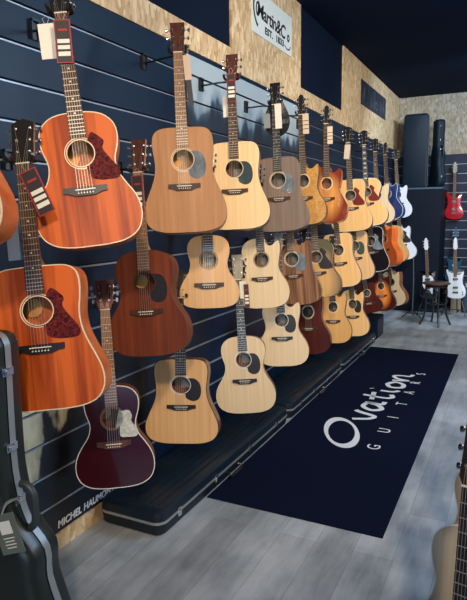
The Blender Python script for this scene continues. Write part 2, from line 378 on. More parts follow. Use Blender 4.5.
# ================================================================ GUITARS
OUT = {
 'dread': [(0, .505), (.06, .505), (.110, .499), (.138, .476), (.1465, .435), (.143, .385), (.1375, .345), (.137, .31), (.143, .27), (.158, .225), (.177, .18), (.193, .135), (.198, .095), (.190, .055), (.163, .022), (.115, .005), (.06, 0), (0, 0)],
 'om': [(0, .49), (.05, .488), (.095, .475), (.128, .445), (.140, .405), (.135, .36), (.1225, .32), (.120, .29), (.128, .255), (.150, .215), (.175, .175), (.189, .13), (.188, .085), (.168, .04), (.125, .012), (.065, .001), (0, 0)],
 'jumbo': [(0, .52), (.06, .518), (.115, .503), (.150, .468), (.158, .42), (.145, .375), (.130, .335), (.128, .30), (.145, .26), (.178, .215), (.206, .165), (.215, .115), (.203, .06), (.165, .022), (.11, .004), (.05, 0), (0, 0)],
 'parlor': [(0, .475), (.045, .473), (.088, .461), (.117, .432), (.126, .395), (.120, .35), (.107, .31), (.106, .28), (.118, .243), (.145, .205), (.168, .165), (.180, .125), (.179, .08), (.160, .038), (.118, .011), (.06, .001), (0, 0)],
 'little': [(0, .38), (.04, .379), (.078, .369), (.102, .345), (.110, .312), (.106, .28), (.098, .25), (.097, .225), (.106, .19), (.128, .155), (.147, .12), (.157, .085), (.152, .048), (.130, .018), (.09, .004), (.045, 0), (0, 0)]}
LEN = dict(dread=(.865, .645, .35, .050), om=(.85, .645, .34, .048), jumbo=(.885, .645, .37, .050), parlor=(.83, .625, .325, .046), little=(.704, .584, .252, .040))
def outline(ty, cut):
    h = OUT[ty]; top = h[0][1]
    left = [(-x, z) for x, z in h]
    right = list(h)
    if cut:
        keep = [p for p in right if p[1] < top - .14 or p[1] < .6 * top]
        ux = max(x for x, z in h if z > top * .6)
        right = [(0, top), (.028, top - .004), (.036, top - .035), (.058, top - .055), (.085, top - .053), (.108, top - .034), (ux * .93, top - .026), (ux * .985, top - .055), (ux * .97, top - .10)] + keep
    P = left[:-1] + [(0, 0)] + list(reversed(right[1:-1]))   # top centre, down the left side, bottom, up the right side
    return [(p[0], p[2]) for p in catmull([(x, 0, z) for x, z in P], True, 3)]
def scale_poly(P, d):
    """push every point inward by d"""
    n = len(P); out = []
    for i in range(n):
        a, c = Vector(P[i - 1]), Vector(P[(i + 1) % n]); t_ = (c - a).normalized(); nrm = Vector((-t_.y, t_.x))
        out.append((P[i][0] + nrm.x * d, P[i][1] + nrm.y * d))
    return out
M_inside = plain('inside_spruce', (.50, .30, .12), .7)
M_rose = wood('rosewood_board', (.035, .018, .012), (.085, .045, .028), .4, .1, 4, 90)
M_brownboard = wood('brown_board', (.20, .10, .055), (.32, .18, .10), .4, .1, 4, 90)
M_ebony = plain('ebony', (.010, .010, .013), .4)
M_fret = plain('fret_silver', (.60, .62, .62), .3, metal=.8)
M_pearl = plain('pearl', (.75, .78, .75), .3)
M_bone = plain('bone', (.80, .76, .66), .35)
M_lit_wood = plain('amber_lit_wood', (.85, .36, .07), .6)  # orange stands in for light on the wood inside the soundhole
M_chrome = plain('chrome', (.72, .74, .76), .2, metal=1)
M_cream = plain('cream_binding', (.72, .62, .42), .35)
M_wbind = plain('white_binding', (.72, .74, .72), .3)
M_string = plain('string_steel', (.66, .60, .48), .3, metal=.8)
M_blk = plain('black_plastic', (.010, .011, .014), .28, coat=.3)
M_label = plain('label_or_lit_wood', (.26, .28, .28), .6)
M_steel = plain('black_steel', (.012, .013, .017), .4)
TORT = figured('tortoise', (.030, .004, .006), (.17, .018, .020), 85, .60, .0, .8)
TORT.node_tree.nodes['Principled BSDF'].inputs['Specular IOR Level'].default_value = .12
REDG = plain('red_guard', (.17, .022, .018), .2, coat=.5)
GREYG = figured('mirror_guard', (.09, .12, .15), (.22, .27, .31), 10, .12, .8)
DARKG = plain('dark_guard', (.010, .008, .012), .38, coat=.05)
SLATEG = plain('slate_guard', (.045, .070, .085), .10, coat=.8)
WHG = figured('white_guard', (.42, .44, .42), (.62, .64, .60), 30, .3, .3)
GREENG = plain('green_guard', (.055, .085, .06), .2, coat=.5)
MESHC = {}
def shared(key, make, name, mats, parent, **kw):
    if key in MESHC:
        o = bpy.data.objects.new(name, MESHC[key]); C.objects.link(o); o.parent = parent; return o
    o = make().build(name, mats, parent, **kw); MESHC[key] = o.data; return o
def circle(cx, cz, r, n=28): return [(cx + r * math.cos(2 * math.pi * i / n), cz + r * math.sin(2 * math.pi * i / n)) for i in range(n)]
def annulus(mb, cx, cz, r0, r1, y0, y1, n=32, mi=0):
    a = circle(cx, cz, r0, n); c = circle(cx, cz, r1, n); vs = []
    for p, q in zip(a, c): vs += [(p[0], y0, p[1]), (q[0], y0, q[1]), (p[0], y1, p[1]), (q[0], y1, q[1])]
    fs = []
    for i in range(n):
        j = (i + 1) % n; A, B = 4 * i, 4 * j; fs += [(A, A + 1, B + 1, B), (A + 1, A + 3, B + 3, B + 1), (A, B, B + 2, A + 2)]
    mb.add(vs, fs, mi)
def filled_with_hole(name, out, hole, y, mats, parent, thick=.003):
    bm = bmesh.new(); es = []
    for P in (out, hole):
        vs = [bm.verts.new((x, y, z)) for x, z in P]
        es += [bm.edges.new((vs[i], vs[(i + 1) % len(vs)])) for i in range(len(vs))]
    bmesh.ops.triangle_fill(bm, edges=es, use_beauty=True, use_dissolve=False, normal=(0, -1, 0))
    cx = sum(p[0] for p in hole) / len(hole); cz = sum(p[1] for p in hole) / len(hole); hr = math.hypot(hole[0][0] - cx, hole[0][1] - cz) * .97
    bad = [f for f in bm.faces if math.hypot(f.calc_center_median().x - cx, f.calc_center_median().z - cz) < hr]
    if bad: bmesh.ops.delete(bm, geom=bad, context='FACES_ONLY')
    for f in bm.faces:
        if f.normal.y > 0: f.normal_flip()
    g = bmesh.ops.extrude_face_region(bm, geom=list(bm.faces))
    bmesh.ops.translate(bm, verts=[v for v in g['geom'] if isinstance(v, bmesh.types.BMVert)], vec=(0, -.0001, 0))
    for v in [v for v in g['geom'] if isinstance(v, bmesh.types.BMVert)]: v.co.y = y - thick
    bmesh.ops.recalc_face_normals(bm, faces=bm.faces)
    me = bpy.data.meshes.new(name); bm.to_mesh(me); bm.free(); me.materials.append(mats)
    o = bpy.data.objects.new(name, me); C.objects.link(o); o.parent = parent; return o

def head_outline(kind, w0, hl):
    if kind == 'book': P = [(-w0 * .55, 0), (-w0 * .80, .02), (-w0 * .80, hl * .5), (-w0 * .86, hl * .93), (-w0 * .5, hl * .985), (0, hl * 1.04), (w0 * .5, hl * .985), (w0 * .86, hl * .93), (w0 * .80, hl * .5), (w0 * .80, .02), (w0 * .55, 0)]
    elif kind == 'slim': P = [(-w0 * .52, 0), (-w0 * .66, .03), (-w0 * .55, hl * .6), (-w0 * .42, hl * .95), (-w0 * .1, hl * 1.05), (w0 * .35, hl), (w0 * .62, hl * .85), (w0 * .66, .03), (w0 * .52, 0)]
    else: P = [(-w0 * .52, 0), (-w0 * .66, .022), (-w0 * .80, hl), (w0 * .80, hl), (w0 * .66, .022), (w0 * .52, 0)]
    return list(reversed(P))[::-1]
def place(o, pos, up, az):
    u = Vector(up).normalized(); nrm = Vector((math.sin(R(az)), -math.cos(R(az)), 0))
    nrm = (nrm - u * nrm.dot(u)).normalized(); y = -nrm; x = y.cross(u)
    o.matrix_world = Matrix.Translation(pos) @ Matrix((x, y, u)).transposed().to_4x4()
def acoustic(ty, label, group, top, side, neck, board=None, guard=None, gtype='drop', bind=None, cut=False, head='martin', headmat=None, lod=1, bridge=None, rose=None, depth=.105, dots=None, buttons=None, guard_r=True, lit_wood=False):
    board = board or M_rose; bridge = bridge or M_rose; headmat = headmat or M_ebony; bind = bind or M_blk; rose = rose or M_cream; buttons = buttons or M_chrome
    Lt, SC, SH, HR = LEN[ty]; Ztop = OUT[ty][0][1]
    root = empty('acoustic_guitar', label=label, cat='guitar', group=group)
    P = outline(ty, cut); n = len(P)
    key = (ty, cut, depth, side.name)
    def mk():
        mb = MB(); Q = scale_poly(P, .0003)
        b2 = scale_poly(P, .006); b3 = scale_poly(P, .035)
        # P runs top -> left -> bottom -> right
        rings = [(P, .003), (P, depth * .5), (P, depth - .006), (b2, depth), (b3, depth + .004)]
        for q, y in rings: mb.v += [Vector((a, y + (0 if i_ else 0), c)) for i_, (a, c) in enumerate(q)]
        for k in range(len(rings) - 1):
            for i in range(n):
                j = (i + 1) % n; mb.f.append((k * n + i, k * n + j, (k + 1) * n + j, (k + 1) * n + i)); mb.m.append(0)
        e = (len(rings) - 1) * n; mb.f.append(tuple(e + i for i in range(n))); mb.m.append(0)
        return mb
    body = shared(key, mk, 'body', side, root, smooth=True)
    hole = circle(0, SH, HR, 28)
    k2 = (ty, cut, 'top', top.name)
    if k2 in MESHC:
        o = bpy.data.objects.new('soundboard', MESHC[k2]); C.objects.link(o); o.parent = root
    else:
        o = filled_with_hole('soundboard', scale_poly(P, .0028), hole, .003, top, root); MESHC[k2] = o.data
    def mkb():
        mb = MB(); q0, q1 = scale_poly(P, .0030), scale_poly(P, -.0008)
        for q, y in ((q0, -.0008), (q1, -.0008), (q1, .005)): mb.v += [Vector((a, y, c)) for a, c in q]
        for k in range(2):
            for i in range(n):
                j = (i + 1) % n; mb.f.append((k * n + i, k * n + j, (k + 1) * n + j, (k + 1) * n + i)); mb.m.append(0)
        return mb
    shared((ty, cut, 'bind', bind.name), mkb, 'binding', bind, root)
    def mkr():
        mb = MB(); annulus(mb, 0, SH, HR, HR + .0035, -.0007, .003); annulus(mb, 0, SH, HR + .007, HR + .0105, -.0006, .001); return mb
    shared((ty, 'ros', rose.name), mkr, 'rosette', rose, root)
    def mkl():
        mb = MB(); mb.prism([(-.018, SH - .03), (.03, SH - .03), (.03, SH + .02), (-.018, SH + .02)], depth - .004, depth - .003); return mb
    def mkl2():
        mb = MB(); mb.prism([(x - .052, z + .012) for x, z in circle(0, SH, .034, 20)], depth - .004, depth - .003); return mb  # disc painted as the lit patch of inner back wood, no paper here
    shared((ty, 'lab', depth, lit_wood), mkl2 if lit_wood else mkl, 'label_or_lit_wood', M_lit_wood if lit_wood else M_label, root)
    # pickguard
    if guard:
        s_ = 1 if guard_r else -1
        if gtype == 'drop': G = [(HR * .75 + .004, SH + HR * .72 + .004), (HR + .025, SH + HR * .75), (HR + .050, SH + .01), (HR + .058, SH - .04), (HR + .045, SH - .082), (HR + .012, SH - .095), (.028, SH - .078), (.022, SH - HR - .004)]
        elif gtype == 'large': G = [(HR * .6, SH + HR * .8 + .004), (HR * .95, SH + HR + .025), (HR + .025, SH + HR + .006), (HR + .040, SH + .035), (HR + .032, SH + .01), (HR + .055, SH - .03), (HR + .082, SH - .07), (HR + .078, SH - .10), (HR + .03, SH - .105), (HR * .9, SH - .10), (.025, SH - .088), (.015, SH - HR - .006)]
        elif gtype == 'small': G = [(HR * .85, SH + .03), (HR + .03, SH + .032), (HR + .045, SH + .005), (HR + .04, SH - .02), (HR + .068, SH - .06), (HR + .06, SH - .09), (HR + .02, SH - .092), (HR * .7, SH - .085), (HR * .72, SH - HR * .75)]
        else: G = [(HR + .006, SH + .05), (HR + .04, SH + .055), (HR + .03, SH + .01), (HR + .06, SH - .07), (HR + .01, SH - .10), (HR * .8, SH - .09), (HR * .8, SH - HR * .68)]
        # inner edge follows the soundhole
        arc = [((HR + .0045) * math.cos(a), SH + (HR + .0045) * math.sin(a)) for a in [R(-78 + 16 * i) for i in range(9)]]
        GG = [(p[0], p[2]) for p in catmull([(x, 0, z) for x, z in G], False, 3)]
        poly = GG + arc
        if s_ < 0: poly = [(-x, z) for x, z in poly]
        kg = (ty, 'pg', gtype, guard.name)
        def mkp():
            mb = MB(); mb.prism(poly, -.0016, -.0002); return mb
        if not (gtype == 'none'): shared(kg, mkp, 'pickguard', guard, root)
    # bridge with saddle and pins
    bz = Lt - SC
    def mkbr():
        mb = MB()
        mb.prism([(-.078, bz - .008), (-.060, bz - .010), (-.035, bz - .020), (.035, bz - .020), (.060, bz - .010), (.078, bz - .008), (.078, bz + .012), (-.078, bz + .012)], -.009, .0); return mb
    br_ = shared((ty, 'br', bridge.name), mkbr, 'bridge', bridge, root)
    def mks():
        mb = MB(); mb.box((0, -.0105, bz + .001), (.072, .005, .0035)); return mb
    shared((ty, 'sad'), mks, 'saddle', M_bone, br_)
    if lod >= 1:
        for k in range(6):
            def mkpin():
                mb = MB(); mb.tube([(-.026 + .0104 * k, -.0125, bz - .011), (-.026 + .0104 * k, -.008, bz - .011)], [.0026, .0018], 8); return mb
            shared((ty, 'pin', k), mkpin, 'bridge_pin', M_bone, br_)
    # neck, fingerboard
    w0, w1 = .0225, .0275
    if ty == 'little': w1 = .026
    fb0 = SH + HR + .008
    def mkn():
        mb = MB(); zs = [Ztop - .002, Ztop + .004, Ztop + .03, Ztop + .08, Lt - .05, Lt]; dp = [.085, .085, .030, .020, .019, .020]
        for z, d in zip(zs, dp):
            t_ = (z - Ztop) / (Lt - Ztop); w_ = w1 + (w0 - w1) * max(0, t_) - .0005
            for k in range(9):
                a = math.pi * k / 8; mb.v.append(Vector((-w_ * math.cos(a), .0 + d * math.sin(a) ** .8, z)))
        for i in range(len(zs) - 1):
            for k in range(8): mb.f.append((i * 9 + k, (i + 1) * 9 + k, (i + 1) * 9 + k + 1, i * 9 + k + 1)); mb.m.append(0)
            mb.f.append((i * 9, i * 9 + 8, (i + 1) * 9 + 8, (i + 1) * 9)); mb.m.append(0)
        mb.f.append(tuple(range(9))); mb.f.append(tuple(reversed(range(45, 54)))); mb.m += [0, 0]
        return mb
    shared((ty, 'neck', neck.name), mkn, 'neck', neck, root, smooth=True)
    wx = lambda z: w1 + (w0 - w1) * (z - Ztop) / (Lt - Ztop)
    frets = []
    for k in range(1, 21):
        z = Lt - SC * (1 - 2 ** (-k / 12))
        if z > fb0 + .003: frets.append(z)
    def mkfb():
        mb = MB(); mb.prism([(-wx(fb0), fb0), (wx(fb0), fb0), (w0, Lt), (-w0, Lt)], -.0065, -.0004)
        if lod < 2:
            for z in frets: mb.box((0, -.0072, z), (2 * wx(z) - .001, .0018, .0022), 1)
        if dots is not None:
            for k in dots[0]:
                z = Lt - SC * (1 - (2 ** (-k / 12) + 2 ** (-(k - 1) / 12)) / 2)
                if z < fb0 + .01: continue
                if dots[1] == 'block': mb.box((0, -.0067, z), (.028, .0008, .011), 2)
                else: mb.tube([(0, -.0072, z), (0, -.0064, z)], .0032, 8, 2)
        return mb
    fb = shared((ty, 'fb', board.name, lod < 2, str(dots)), mkfb, 'fingerboard', [board, M_fret, M_pearl], root)
    if lod >= 2:
        for k, z in enumerate(frets):
            def mkf():
                mb = MB(); mb.box((0, -.0072, z), (2 * wx(z) - .001, .0018, .0022)); return mb
            shared((ty, 'fret', k), mkf, 'fret', M_fret, fb)
    def mknut():
        mb = MB(); mb.box((0, -.0045, Lt + .0022), (2 * w0, .009, .0045)); return mb
    shared((ty, 'nut'), mknut, 'nut', M_bone, root)
    # headstock and six tuning machines
    hl = .14 if ty == 'little' or head == 'slot' else .165; hw = .054 if head == 'slot' else .045
    T = Matrix.Translation((0, .002, Lt + .003)) @ Matrix.Rotation(R(-12), 4, 'X')
    def mkh():
        mb = MB(); mb.prism(head_outline(head, hw, hl), -.001, .0135); mb.v = [T @ v for v in mb.v]
        mb.m[0] = 1
        if head == 'slot':
            b_ = MB(); b_.b2((-.026, -.0025, .045), (-.012, .0, hl - .02), 0); b_.b2((.012, -.0025, .045), (.026, .0, hl - .02), 0)
            b_.v = [T @ v for v in b_.v]; mb.add(b_.v, b_.f, 2)
        return mb
    hs = shared((ty, 'head', head, headmat.name, neck.name), mkh, 'headstock', [neck, headmat, M_groove], root)
    posts = []
    for s_ in (-1, 1):
        for k in range(3):
            z = .045 + k * (hl - .075) / 2; x = s_ * (.020 + .002 * k); ed = s_ * (.034 + .003 * k) * hw / .045
            posts.append((x, z))
            def mkt():
                mb = MB(); mb.tube([(x, -.011, z), (x, .001, z)], .0032, 8); mb.tube([(x, -.0016, z), (x, -.0006, z)], .0062, 10)
                mb.tube([(ed - s_ * .004, .018, z), (ed + s_ * .010, .018, z)], .0022, 6); mb.box((ed - s_ * .010, .0165, z), (.014, .006, .018))
                mb.v = [T @ v for v in mb.v]; return mb
            tn = shared((ty, 'tuner', s_, k), mkt, 'tuning_machine', M_chrome, hs)
            def mkbn():
                bs = 1.4 if head == 'slot' else 1
                mb = MB(); mb.tube([(ed + s_ * .008, .018, z), (ed + s_ * .010, .018, z), (ed + s_ * .018, .018, z), (ed + s_ * .0205, .018, z)], [.004, .0075 * bs, .0085 * bs, .004], 8)
                mb.v = [T @ v for v in mb.v]; return mb
            if lod >= 1: shared((ty, 'button', s_, k, buttons.name), mkbn, 'tuner_button', buttons, tn, smooth=True)
    # strings
    if lod >= 1:
        for k in range(6):
            def mkst():
                x0 = -.026 + .0104 * k; x1 = -.0175 + .007 * k
                i = k if k < 3 else 3 + (5 - k); px, pz = posts[k] if k < 3 else posts[3 + 5 - k]
                e = T @ Vector((px, -.008, pz)); mb = MB(); rr = .00075 - .00006 * k
                mb.tube([(x0, -.009, bz - .009), (x0, -.0132, bz + .001), (x1, -.0095, Lt + .002), tuple(e)], rr, 4); return mb
            shared((ty, 'string', k), mkst, 'string', M_string, root)
    return root

# woods
mahog = wood('orange_mahogany', (.30, .045, .007), (.62, .125, .018), .42, .08, 1.0, 20, contrast=.17)
mahog_side = wood('orange_mahogany_side', (.42, .08, .018), (.66, .17, .045), .35, .3, 14, 14, contrast=.4)
sapele = wood('tan_sapele', (.42, .20, .09), (.58, .31, .15), .5, .0, 2, 40)
dkmahog = wood('dark_mahogany', (.10, .020, .009), (.20, .045, .017), .48, .0, 1.5, 30, contrast=.4)
spruce = wood('pale_spruce', (.70, .49, .26), (.82, .62, .36), .42, .15, 1, 90)
spruce_warm = wood('warm_spruce', (.66, .38, .17), (.82, .53, .26), .42, .15, 1, 70)
spruce_pale = wood('white_spruce', (.66, .52, .33), (.78, .65, .44), .42, .1, 1, 90)
honey = wood('honey_spruce', (.72, .42, .16), (.86, .55, .24), .28, .5, 1, 70)
greywood = wood('grey_laminate', (.17, .125, .105), (.26, .20, .17), .45, .1, 2, 60)
burgundy = plain('burgundy_lacquer', (.035, .004, .008), .16, coat=.6)
darkred = wood('dark_red_wood', (.045, .009, .008), (.095, .018, .014), .3, .3, 1.5, 30)
zebra = wood('striped_wood', (.13, .055, .028), (.34, .18, .095), .4, .2, .8, 34, contrast=.18)
burst = figured('golden_figured', (.46, .23, .06), (.62, .34, .10), 30, .25, 1.2)
amber = wood('amber_burst', (.50, .20, .045), (.72, .32, .09), .2, .6, 1.5, 30, edge=(.20, .035, .018), edge_r=(.10, .21))
greyburst = wood('sage_burst', (.56, .32, .12), (.68, .42, .18), .3, .4, 1.5, 40, edge=(.11, .10, .06), edge_r=(.12, .26), centre=(0, 0, .13))
orangeburst = wood('orange_burst', (.75, .20, .03), (.85, .28, .05), .2, .6, 1.5, 30, edge=(.06, .010, .008), edge_r=(.09, .19))
redburst = wood('red_orange', (.60, .11, .025), (.72, .17, .04), .22, .6, 1.5, 30)
tan = wood('tan_cedar', (.56, .30, .10), (.70, .40, .15), .4, .2, 1.2, 40)
blacklac = plain('black_lacquer', (.010, .010, .014), .12, coat=.8)
bluelac = plain('blue_lacquer', (.012, .035, .16), .15, coat=.8)
whitelac = plain('white_lacquer', (.62, .66, .72), .2, coat=.5)
brown_side = wood('brown_side', (.14, .055, .028), (.24, .10, .05), .35, .2, 10, 14)
pale_side = wood('tan_side', (.34, .19, .09), (.46, .27, .14), .4, .1, 10, 14)
neckw = wood('mahogany_neck', (.22, .10, .05), (.32, .16, .08), .45, .1, 2, 40)
lightneck = wood('light_neck', (.42, .22, .10), (.52, .30, .15), .45, .1, 2, 40)
headrose = wood('rosewood_head', (.05, .02, .016), (.12, .045, .035), .4, .1, 2, 60)
headpink = wood('reddish_head', (.16, .045, .038), (.27, .085, .07), .4, .1, 2, 60)
headlight = wood('grey_head', (.28, .27, .22), (.38, .36, .30), .4, .1, 2, 60)
D1 = ([3, 5, 7, 9, 12, 15], 'dot'); DB = ([1, 3, 5, 7, 9, 12, 15], 'block')
TAB = {
'T1':((0.486,1.648,1.442),(-0.181,0.074,0.981),34,1.000,'om'),
'T2':((0.431,2.400,1.468),(-0.100,0.115,0.988),26,1.000,'dread'),
'T3':((0.397,3.013,1.465),(-0.082,0.124,0.989),18,1.000,'dread'),
'T4':((0.405,3.694,1.433),(-0.094,0.118,0.988),13,1.000,'dread'),
'T5':((0.389,4.248,1.462),(-0.088,0.122,0.989),11,1.000,'om'),
'T6':((0.394,4.809,1.467),(-0.064,0.133,0.989),7,1.000,'om'),
'T7':((0.408,5.597,1.374),(-0.096,0.118,0.988),7,1.000,'dread'),
'T8':((0.400,6.305,1.407),(-0.099,0.116,0.988),5,1.000,'jumbo'),
'T9':((0.392,6.871,1.417),(-0.098,0.116,0.988),4,1.000,'om'),
'T10':((0.355,7.673,1.453),(-0.110,0.110,0.988),-9,1.000,'om'),
'T11':((0.302,8.672,1.469),(-0.101,0.115,0.988),2,1.000,'om'),
'M0':((0.422,1.439,0.880),(-0.145,0.093,0.985),25,1.000,'dread'),
'M1':((0.363,2.149,0.905),(-0.111,0.110,0.988),17,1.000,'om'),
'M2':((0.360,2.749,1.039),(-0.083,0.124,0.989),25,1.054,'little'),
'M3':((0.420,3.367,0.949),(-0.105,0.113,0.988),15,0.920,'om'),
'M4':((0.420,3.970,0.879),(-0.133,0.099,0.986),12,0.979,'dread'),
'M5':((0.420,4.524,0.856),(-0.120,0.105,0.987),10,1.001,'om'),
'M6':((0.420,5.223,0.865),(-0.139,0.096,0.986),7,0.994,'dread'),
'M7':((0.420,5.786,0.871),(-0.121,0.105,0.987),6,0.997,'dread'),
'M8':((0.370,6.740,0.861),(-0.113,0.109,0.988),4,1.043,'dread'),
'M9':((0.385,7.413,0.862),(-0.119,0.106,0.987),-34,1.055,'om'),
'M10':((0.395,7.855,0.877),(-0.141,0.095,0.985),-4,1.033,'om'),
'M11':((0.420,8.429,0.875),(-0.148,0.091,0.985),2,1.016,'om'),
'L0':((0.256,2.006,0.297),(-0.115,0.108,0.987),33,1.000,'parlor'),
'L1':((0.260,2.580,0.295),(-0.070,0.130,0.989),20,0.934,'dread'),
'L2':((0.380,3.180,0.296),(-0.115,0.108,0.987),20,1.000,'om'),
'L3':((0.420,3.716,0.476),(-0.094,0.119,0.988),16,0.965,'om'),
'L4':((0.420,4.317,0.428),(-0.108,0.111,0.988),10,0.999,'om'),
'L5':((0.420,4.969,0.382),(-0.067,0.132,0.989),8,0.963,'om'),
'L6':((0.440,5.630,0.318),(-0.097,0.117,0.988),6,0.953,'om'),
'L7':((0.420,6.463,0.420),(-0.239,0.044,0.970),3,0.920,'little'),
'L8':((0.420,7.158,0.334),(-0.144,0.093,0.985),-1,0.923,'om'),
'L9':((0.440,7.739,0.312),(-0.166,0.082,0.983),-20,0.952,'om'),
}
TOPR, MIDR, LOWR = 'acoustic guitars hung in the top row', 'acoustic guitars hung in the middle row', 'acoustic guitars hung in the bottom row'
SPEC = {
'T1': dict(lit_wood=True, label='orange mahogany guitar with tortoise pickguard and red tag in the top row', group=TOPR, top=mahog, side=mahog_side, neck=neckw, guard=TORT, gtype='large', bind=M_cream, head='book', lod=2, rose=M_cream, dots=D1, bridge=M_ebony),
'T2': dict(lit_wood=True, label='tan brown dreadnought with brown neck and cloudy grey pickguard in the top row', group=TOPR, top=sapele, side=sapele, neck=lightneck, board=M_brownboard, guard=GREYG, gtype='drop', bind=sapele, lod=2, headmat=headrose, dots=D1),
'T3': dict(label='pale spruce dreadnought with dark slate pickguard in the top row', group=TOPR, top=spruce, side=brown_side, neck=neckw, board=M_rose, guard=SLATEG, gtype='drop', bind=M_cream, headmat=headrose, dots=D1),
'T4': dict(label='grey brown dreadnought with a white card on its neck in the top row', group=TOPR, top=greywood, side=greywood, neck=neckw, board=M_ebony, guard=GREYG, gtype='drop', dots=D1, bind=greywood),
'T5': dict(label='golden figured cutaway guitar in the top row right of the grey brown one', group=TOPR, top=burst, side=brown_side, neck=neckw, head='slim', cut=True, bind=M_blk),
'T6': dict(label='amber and red burst cutaway guitar in the top row', group=TOPR, top=amber, side=redburst, neck=neckw, head='slim', cut=True, bind=darkred),
'T7': dict(label='honey guitar with red pickguard and a beige tag at its headstock', group=TOPR, top=honey, side=brown_side, neck=neckw, guard=REDG, gtype='large', head='book', bind=M_cream),
'T8': dict(label='honey jumbo guitar with block inlays on the neck and red pickguard', group=TOPR, top=honey, side=brown_side, neck=neckw, board=M_ebony, guard=REDG, gtype='large', head='book', dots=DB, bind=M_wbind),
'T9': dict(label='white topped glossy cutaway guitar between the honey jumbo and the blue one', group=TOPR, top=spruce_pale, side=brown_side, neck=lightneck, head='book', cut=True, bind=M_wbind, dots=D1),
'T10': dict(label='blue cutaway guitar near the far end of the top row', group=TOPR, top=bluelac, side=bluelac, neck=neckw, head='slim', cut=True, bind=M_wbind),
'T11': dict(label='pale cutaway guitar with a shiny top, last of the top row', group=TOPR, top=whitelac, side=bluelac, neck=neckw, head='slim', cut=True, bind=M_wbind),
'M0': dict(lit_wood=True, label='orange mahogany dreadnought with tortoise pickguard at the near end of the middle row', group=MIDR, top=mahog, side=mahog_side, neck=neckw, guard=TORT, gtype='large', bind=M_cream, head='book', lod=2, rose=M_cream, dots=D1, bridge=M_ebony),
'M1': dict(lit_wood=True, label='dark reddish mahogany guitar with black pickguard below the tan dreadnought', group=MIDR, top=dkmahog, side=dkmahog, neck=lightneck, board=M_brownboard, guard=DARKG, gtype='drop', bind=dkmahog, lod=2, headmat=headrose, rose=M_rose),
'M2': dict(label='small pale travel guitar without pickguard in the middle row', group=MIDR, top=spruce_warm, side=spruce_warm, neck=neckw, board=M_rose, rose=M_ebony, bind=spruce_warm, depth=.08),
'M3': dict(label='pale cutaway guitar without pickguard in the middle row', group=MIDR, top=spruce_pale, side=brown_side, neck=neckw, board=M_ebony, cut=True, rose=M_ebony, bind=M_cream),
'M4': dict(label='striped brown guitar with shiny blue grey pickguard in the middle row', group=MIDR, top=zebra, side=zebra, neck=neckw, board=M_brownboard, guard=GREYG, gtype='drop', cut=True, rose=M_wbind, bind=zebra),
'M5': dict(label='sage green to tan burst guitar with brown pickguard in the middle row', group=MIDR, top=greyburst, side=brown_side, neck=neckw, guard=DARKG, gtype='large', bind=M_blk),
'M6': dict(label='honey spruce guitar without pickguard in the middle row', group=MIDR, top=honey, side=brown_side, neck=neckw, bind=M_cream),
'M7': dict(label='honey spruce guitar with green pickguard in the middle row', group=MIDR, top=spruce_warm, side=brown_side, neck=neckw, guard=GREENG, gtype='drop', bind=M_cream),
'M8': dict(label='glossy black guitar with pale binding in the middle row', group=MIDR, top=blacklac, side=blacklac, neck=neckw, guard=GREYG, gtype='large', bind=M_wbind, dots=DB),
'M9': dict(label='red orange cutaway guitar turned edge on right of the black one', group=MIDR, top=redburst, side=redburst, neck=lightneck, cut=True, bind=redburst),
'M10': dict(label='tan orange guitar between the red orange and the white one in the middle row', group=MIDR, top=tan, side=tan, neck=lightneck, bind=tan),
'M11': dict(label='white cutaway guitar with black pickguard, last of the middle row', group=MIDR, top=whitelac, side=whitelac, neck=neckw, guard=DARKG, gtype='large', cut=True, bind=M_wbind),
'L0': dict(lit_wood=True, label='dark burgundy parlour guitar with white pickguard and slotted head, nearest of the bottom row', group=LOWR, top=burgundy, side=dkmahog, neck=lightneck, board=M_brownboard, guard=WHG, gtype='small', bind=M_wbind, head='slot', headmat=headpink, lod=2, buttons=M_bone, bridge=headrose, rose=M_brownboard, dots=D1),
'L1': dict(label='warm spruce dreadnought with black pickguard above the near end of the black cases', group=LOWR, top=spruce_warm, side=brown_side, neck=neckw, board=M_ebony, guard=DARKG, gtype='drop', bind=M_blk, lod=1, bridge=M_ebony, rose=M_wbind, dots=D1),
'L2': dict(label='pale spruce guitar with dark pickguard hanging alone between dreadnought and cutaway in the bottom row', group=LOWR, top=spruce_pale, side=brown_side, neck=neckw, board=M_ebony, guard=DARKG, gtype='drop', bind=M_cream, headmat=headlight, rose=M_wbind, bridge=M_ebony, dots=D1),
'L3': dict(label='pale spruce cutaway guitar with large dark pickguard in the bottom row', group=LOWR, top=spruce_pale, side=brown_side, neck=neckw, board=M_ebony, guard=DARKG, gtype='drop', cut=True, bind=M_cream, headmat=headlight, rose=M_wbind, bridge=M_ebony),
'L4': dict(label='dark red brown cutaway guitar in the bottom row', group=LOWR, top=darkred, side=darkred, neck=neckw, cut=True, bind=darkred),
'L5': dict(label='orange tan guitar right of the dark red brown one in the bottom row', group=LOWR, top=tan, side=brown_side, neck=neckw, bind=tan, cut=True),
'L6': dict(label='honey cutaway guitar with dark pickguard in the bottom row', group=LOWR, top=honey, side=brown_side, neck=neckw, guard=DARKG, gtype='drop', cut=True, bind=M_cream),
'L7': dict(label='small dark red guitar above the black box at the end of the cases', group=LOWR, top=darkred, side=darkred, neck=neckw, bind=darkred, depth=.07),
'L8': dict(label='orange and black burst cutaway guitar in the bottom row', group=LOWR, top=orangeburst, side=darkred, neck=neckw, cut=True, bind=M_blk),
'L9': dict(label='pale cutaway guitar with dark sides, last of the bottom row', group=LOWR, top=spruce_pale, side=brown_side, neck=neckw, cut=True, bind=M_cream, rose=M_ebony)}
MAT = {}
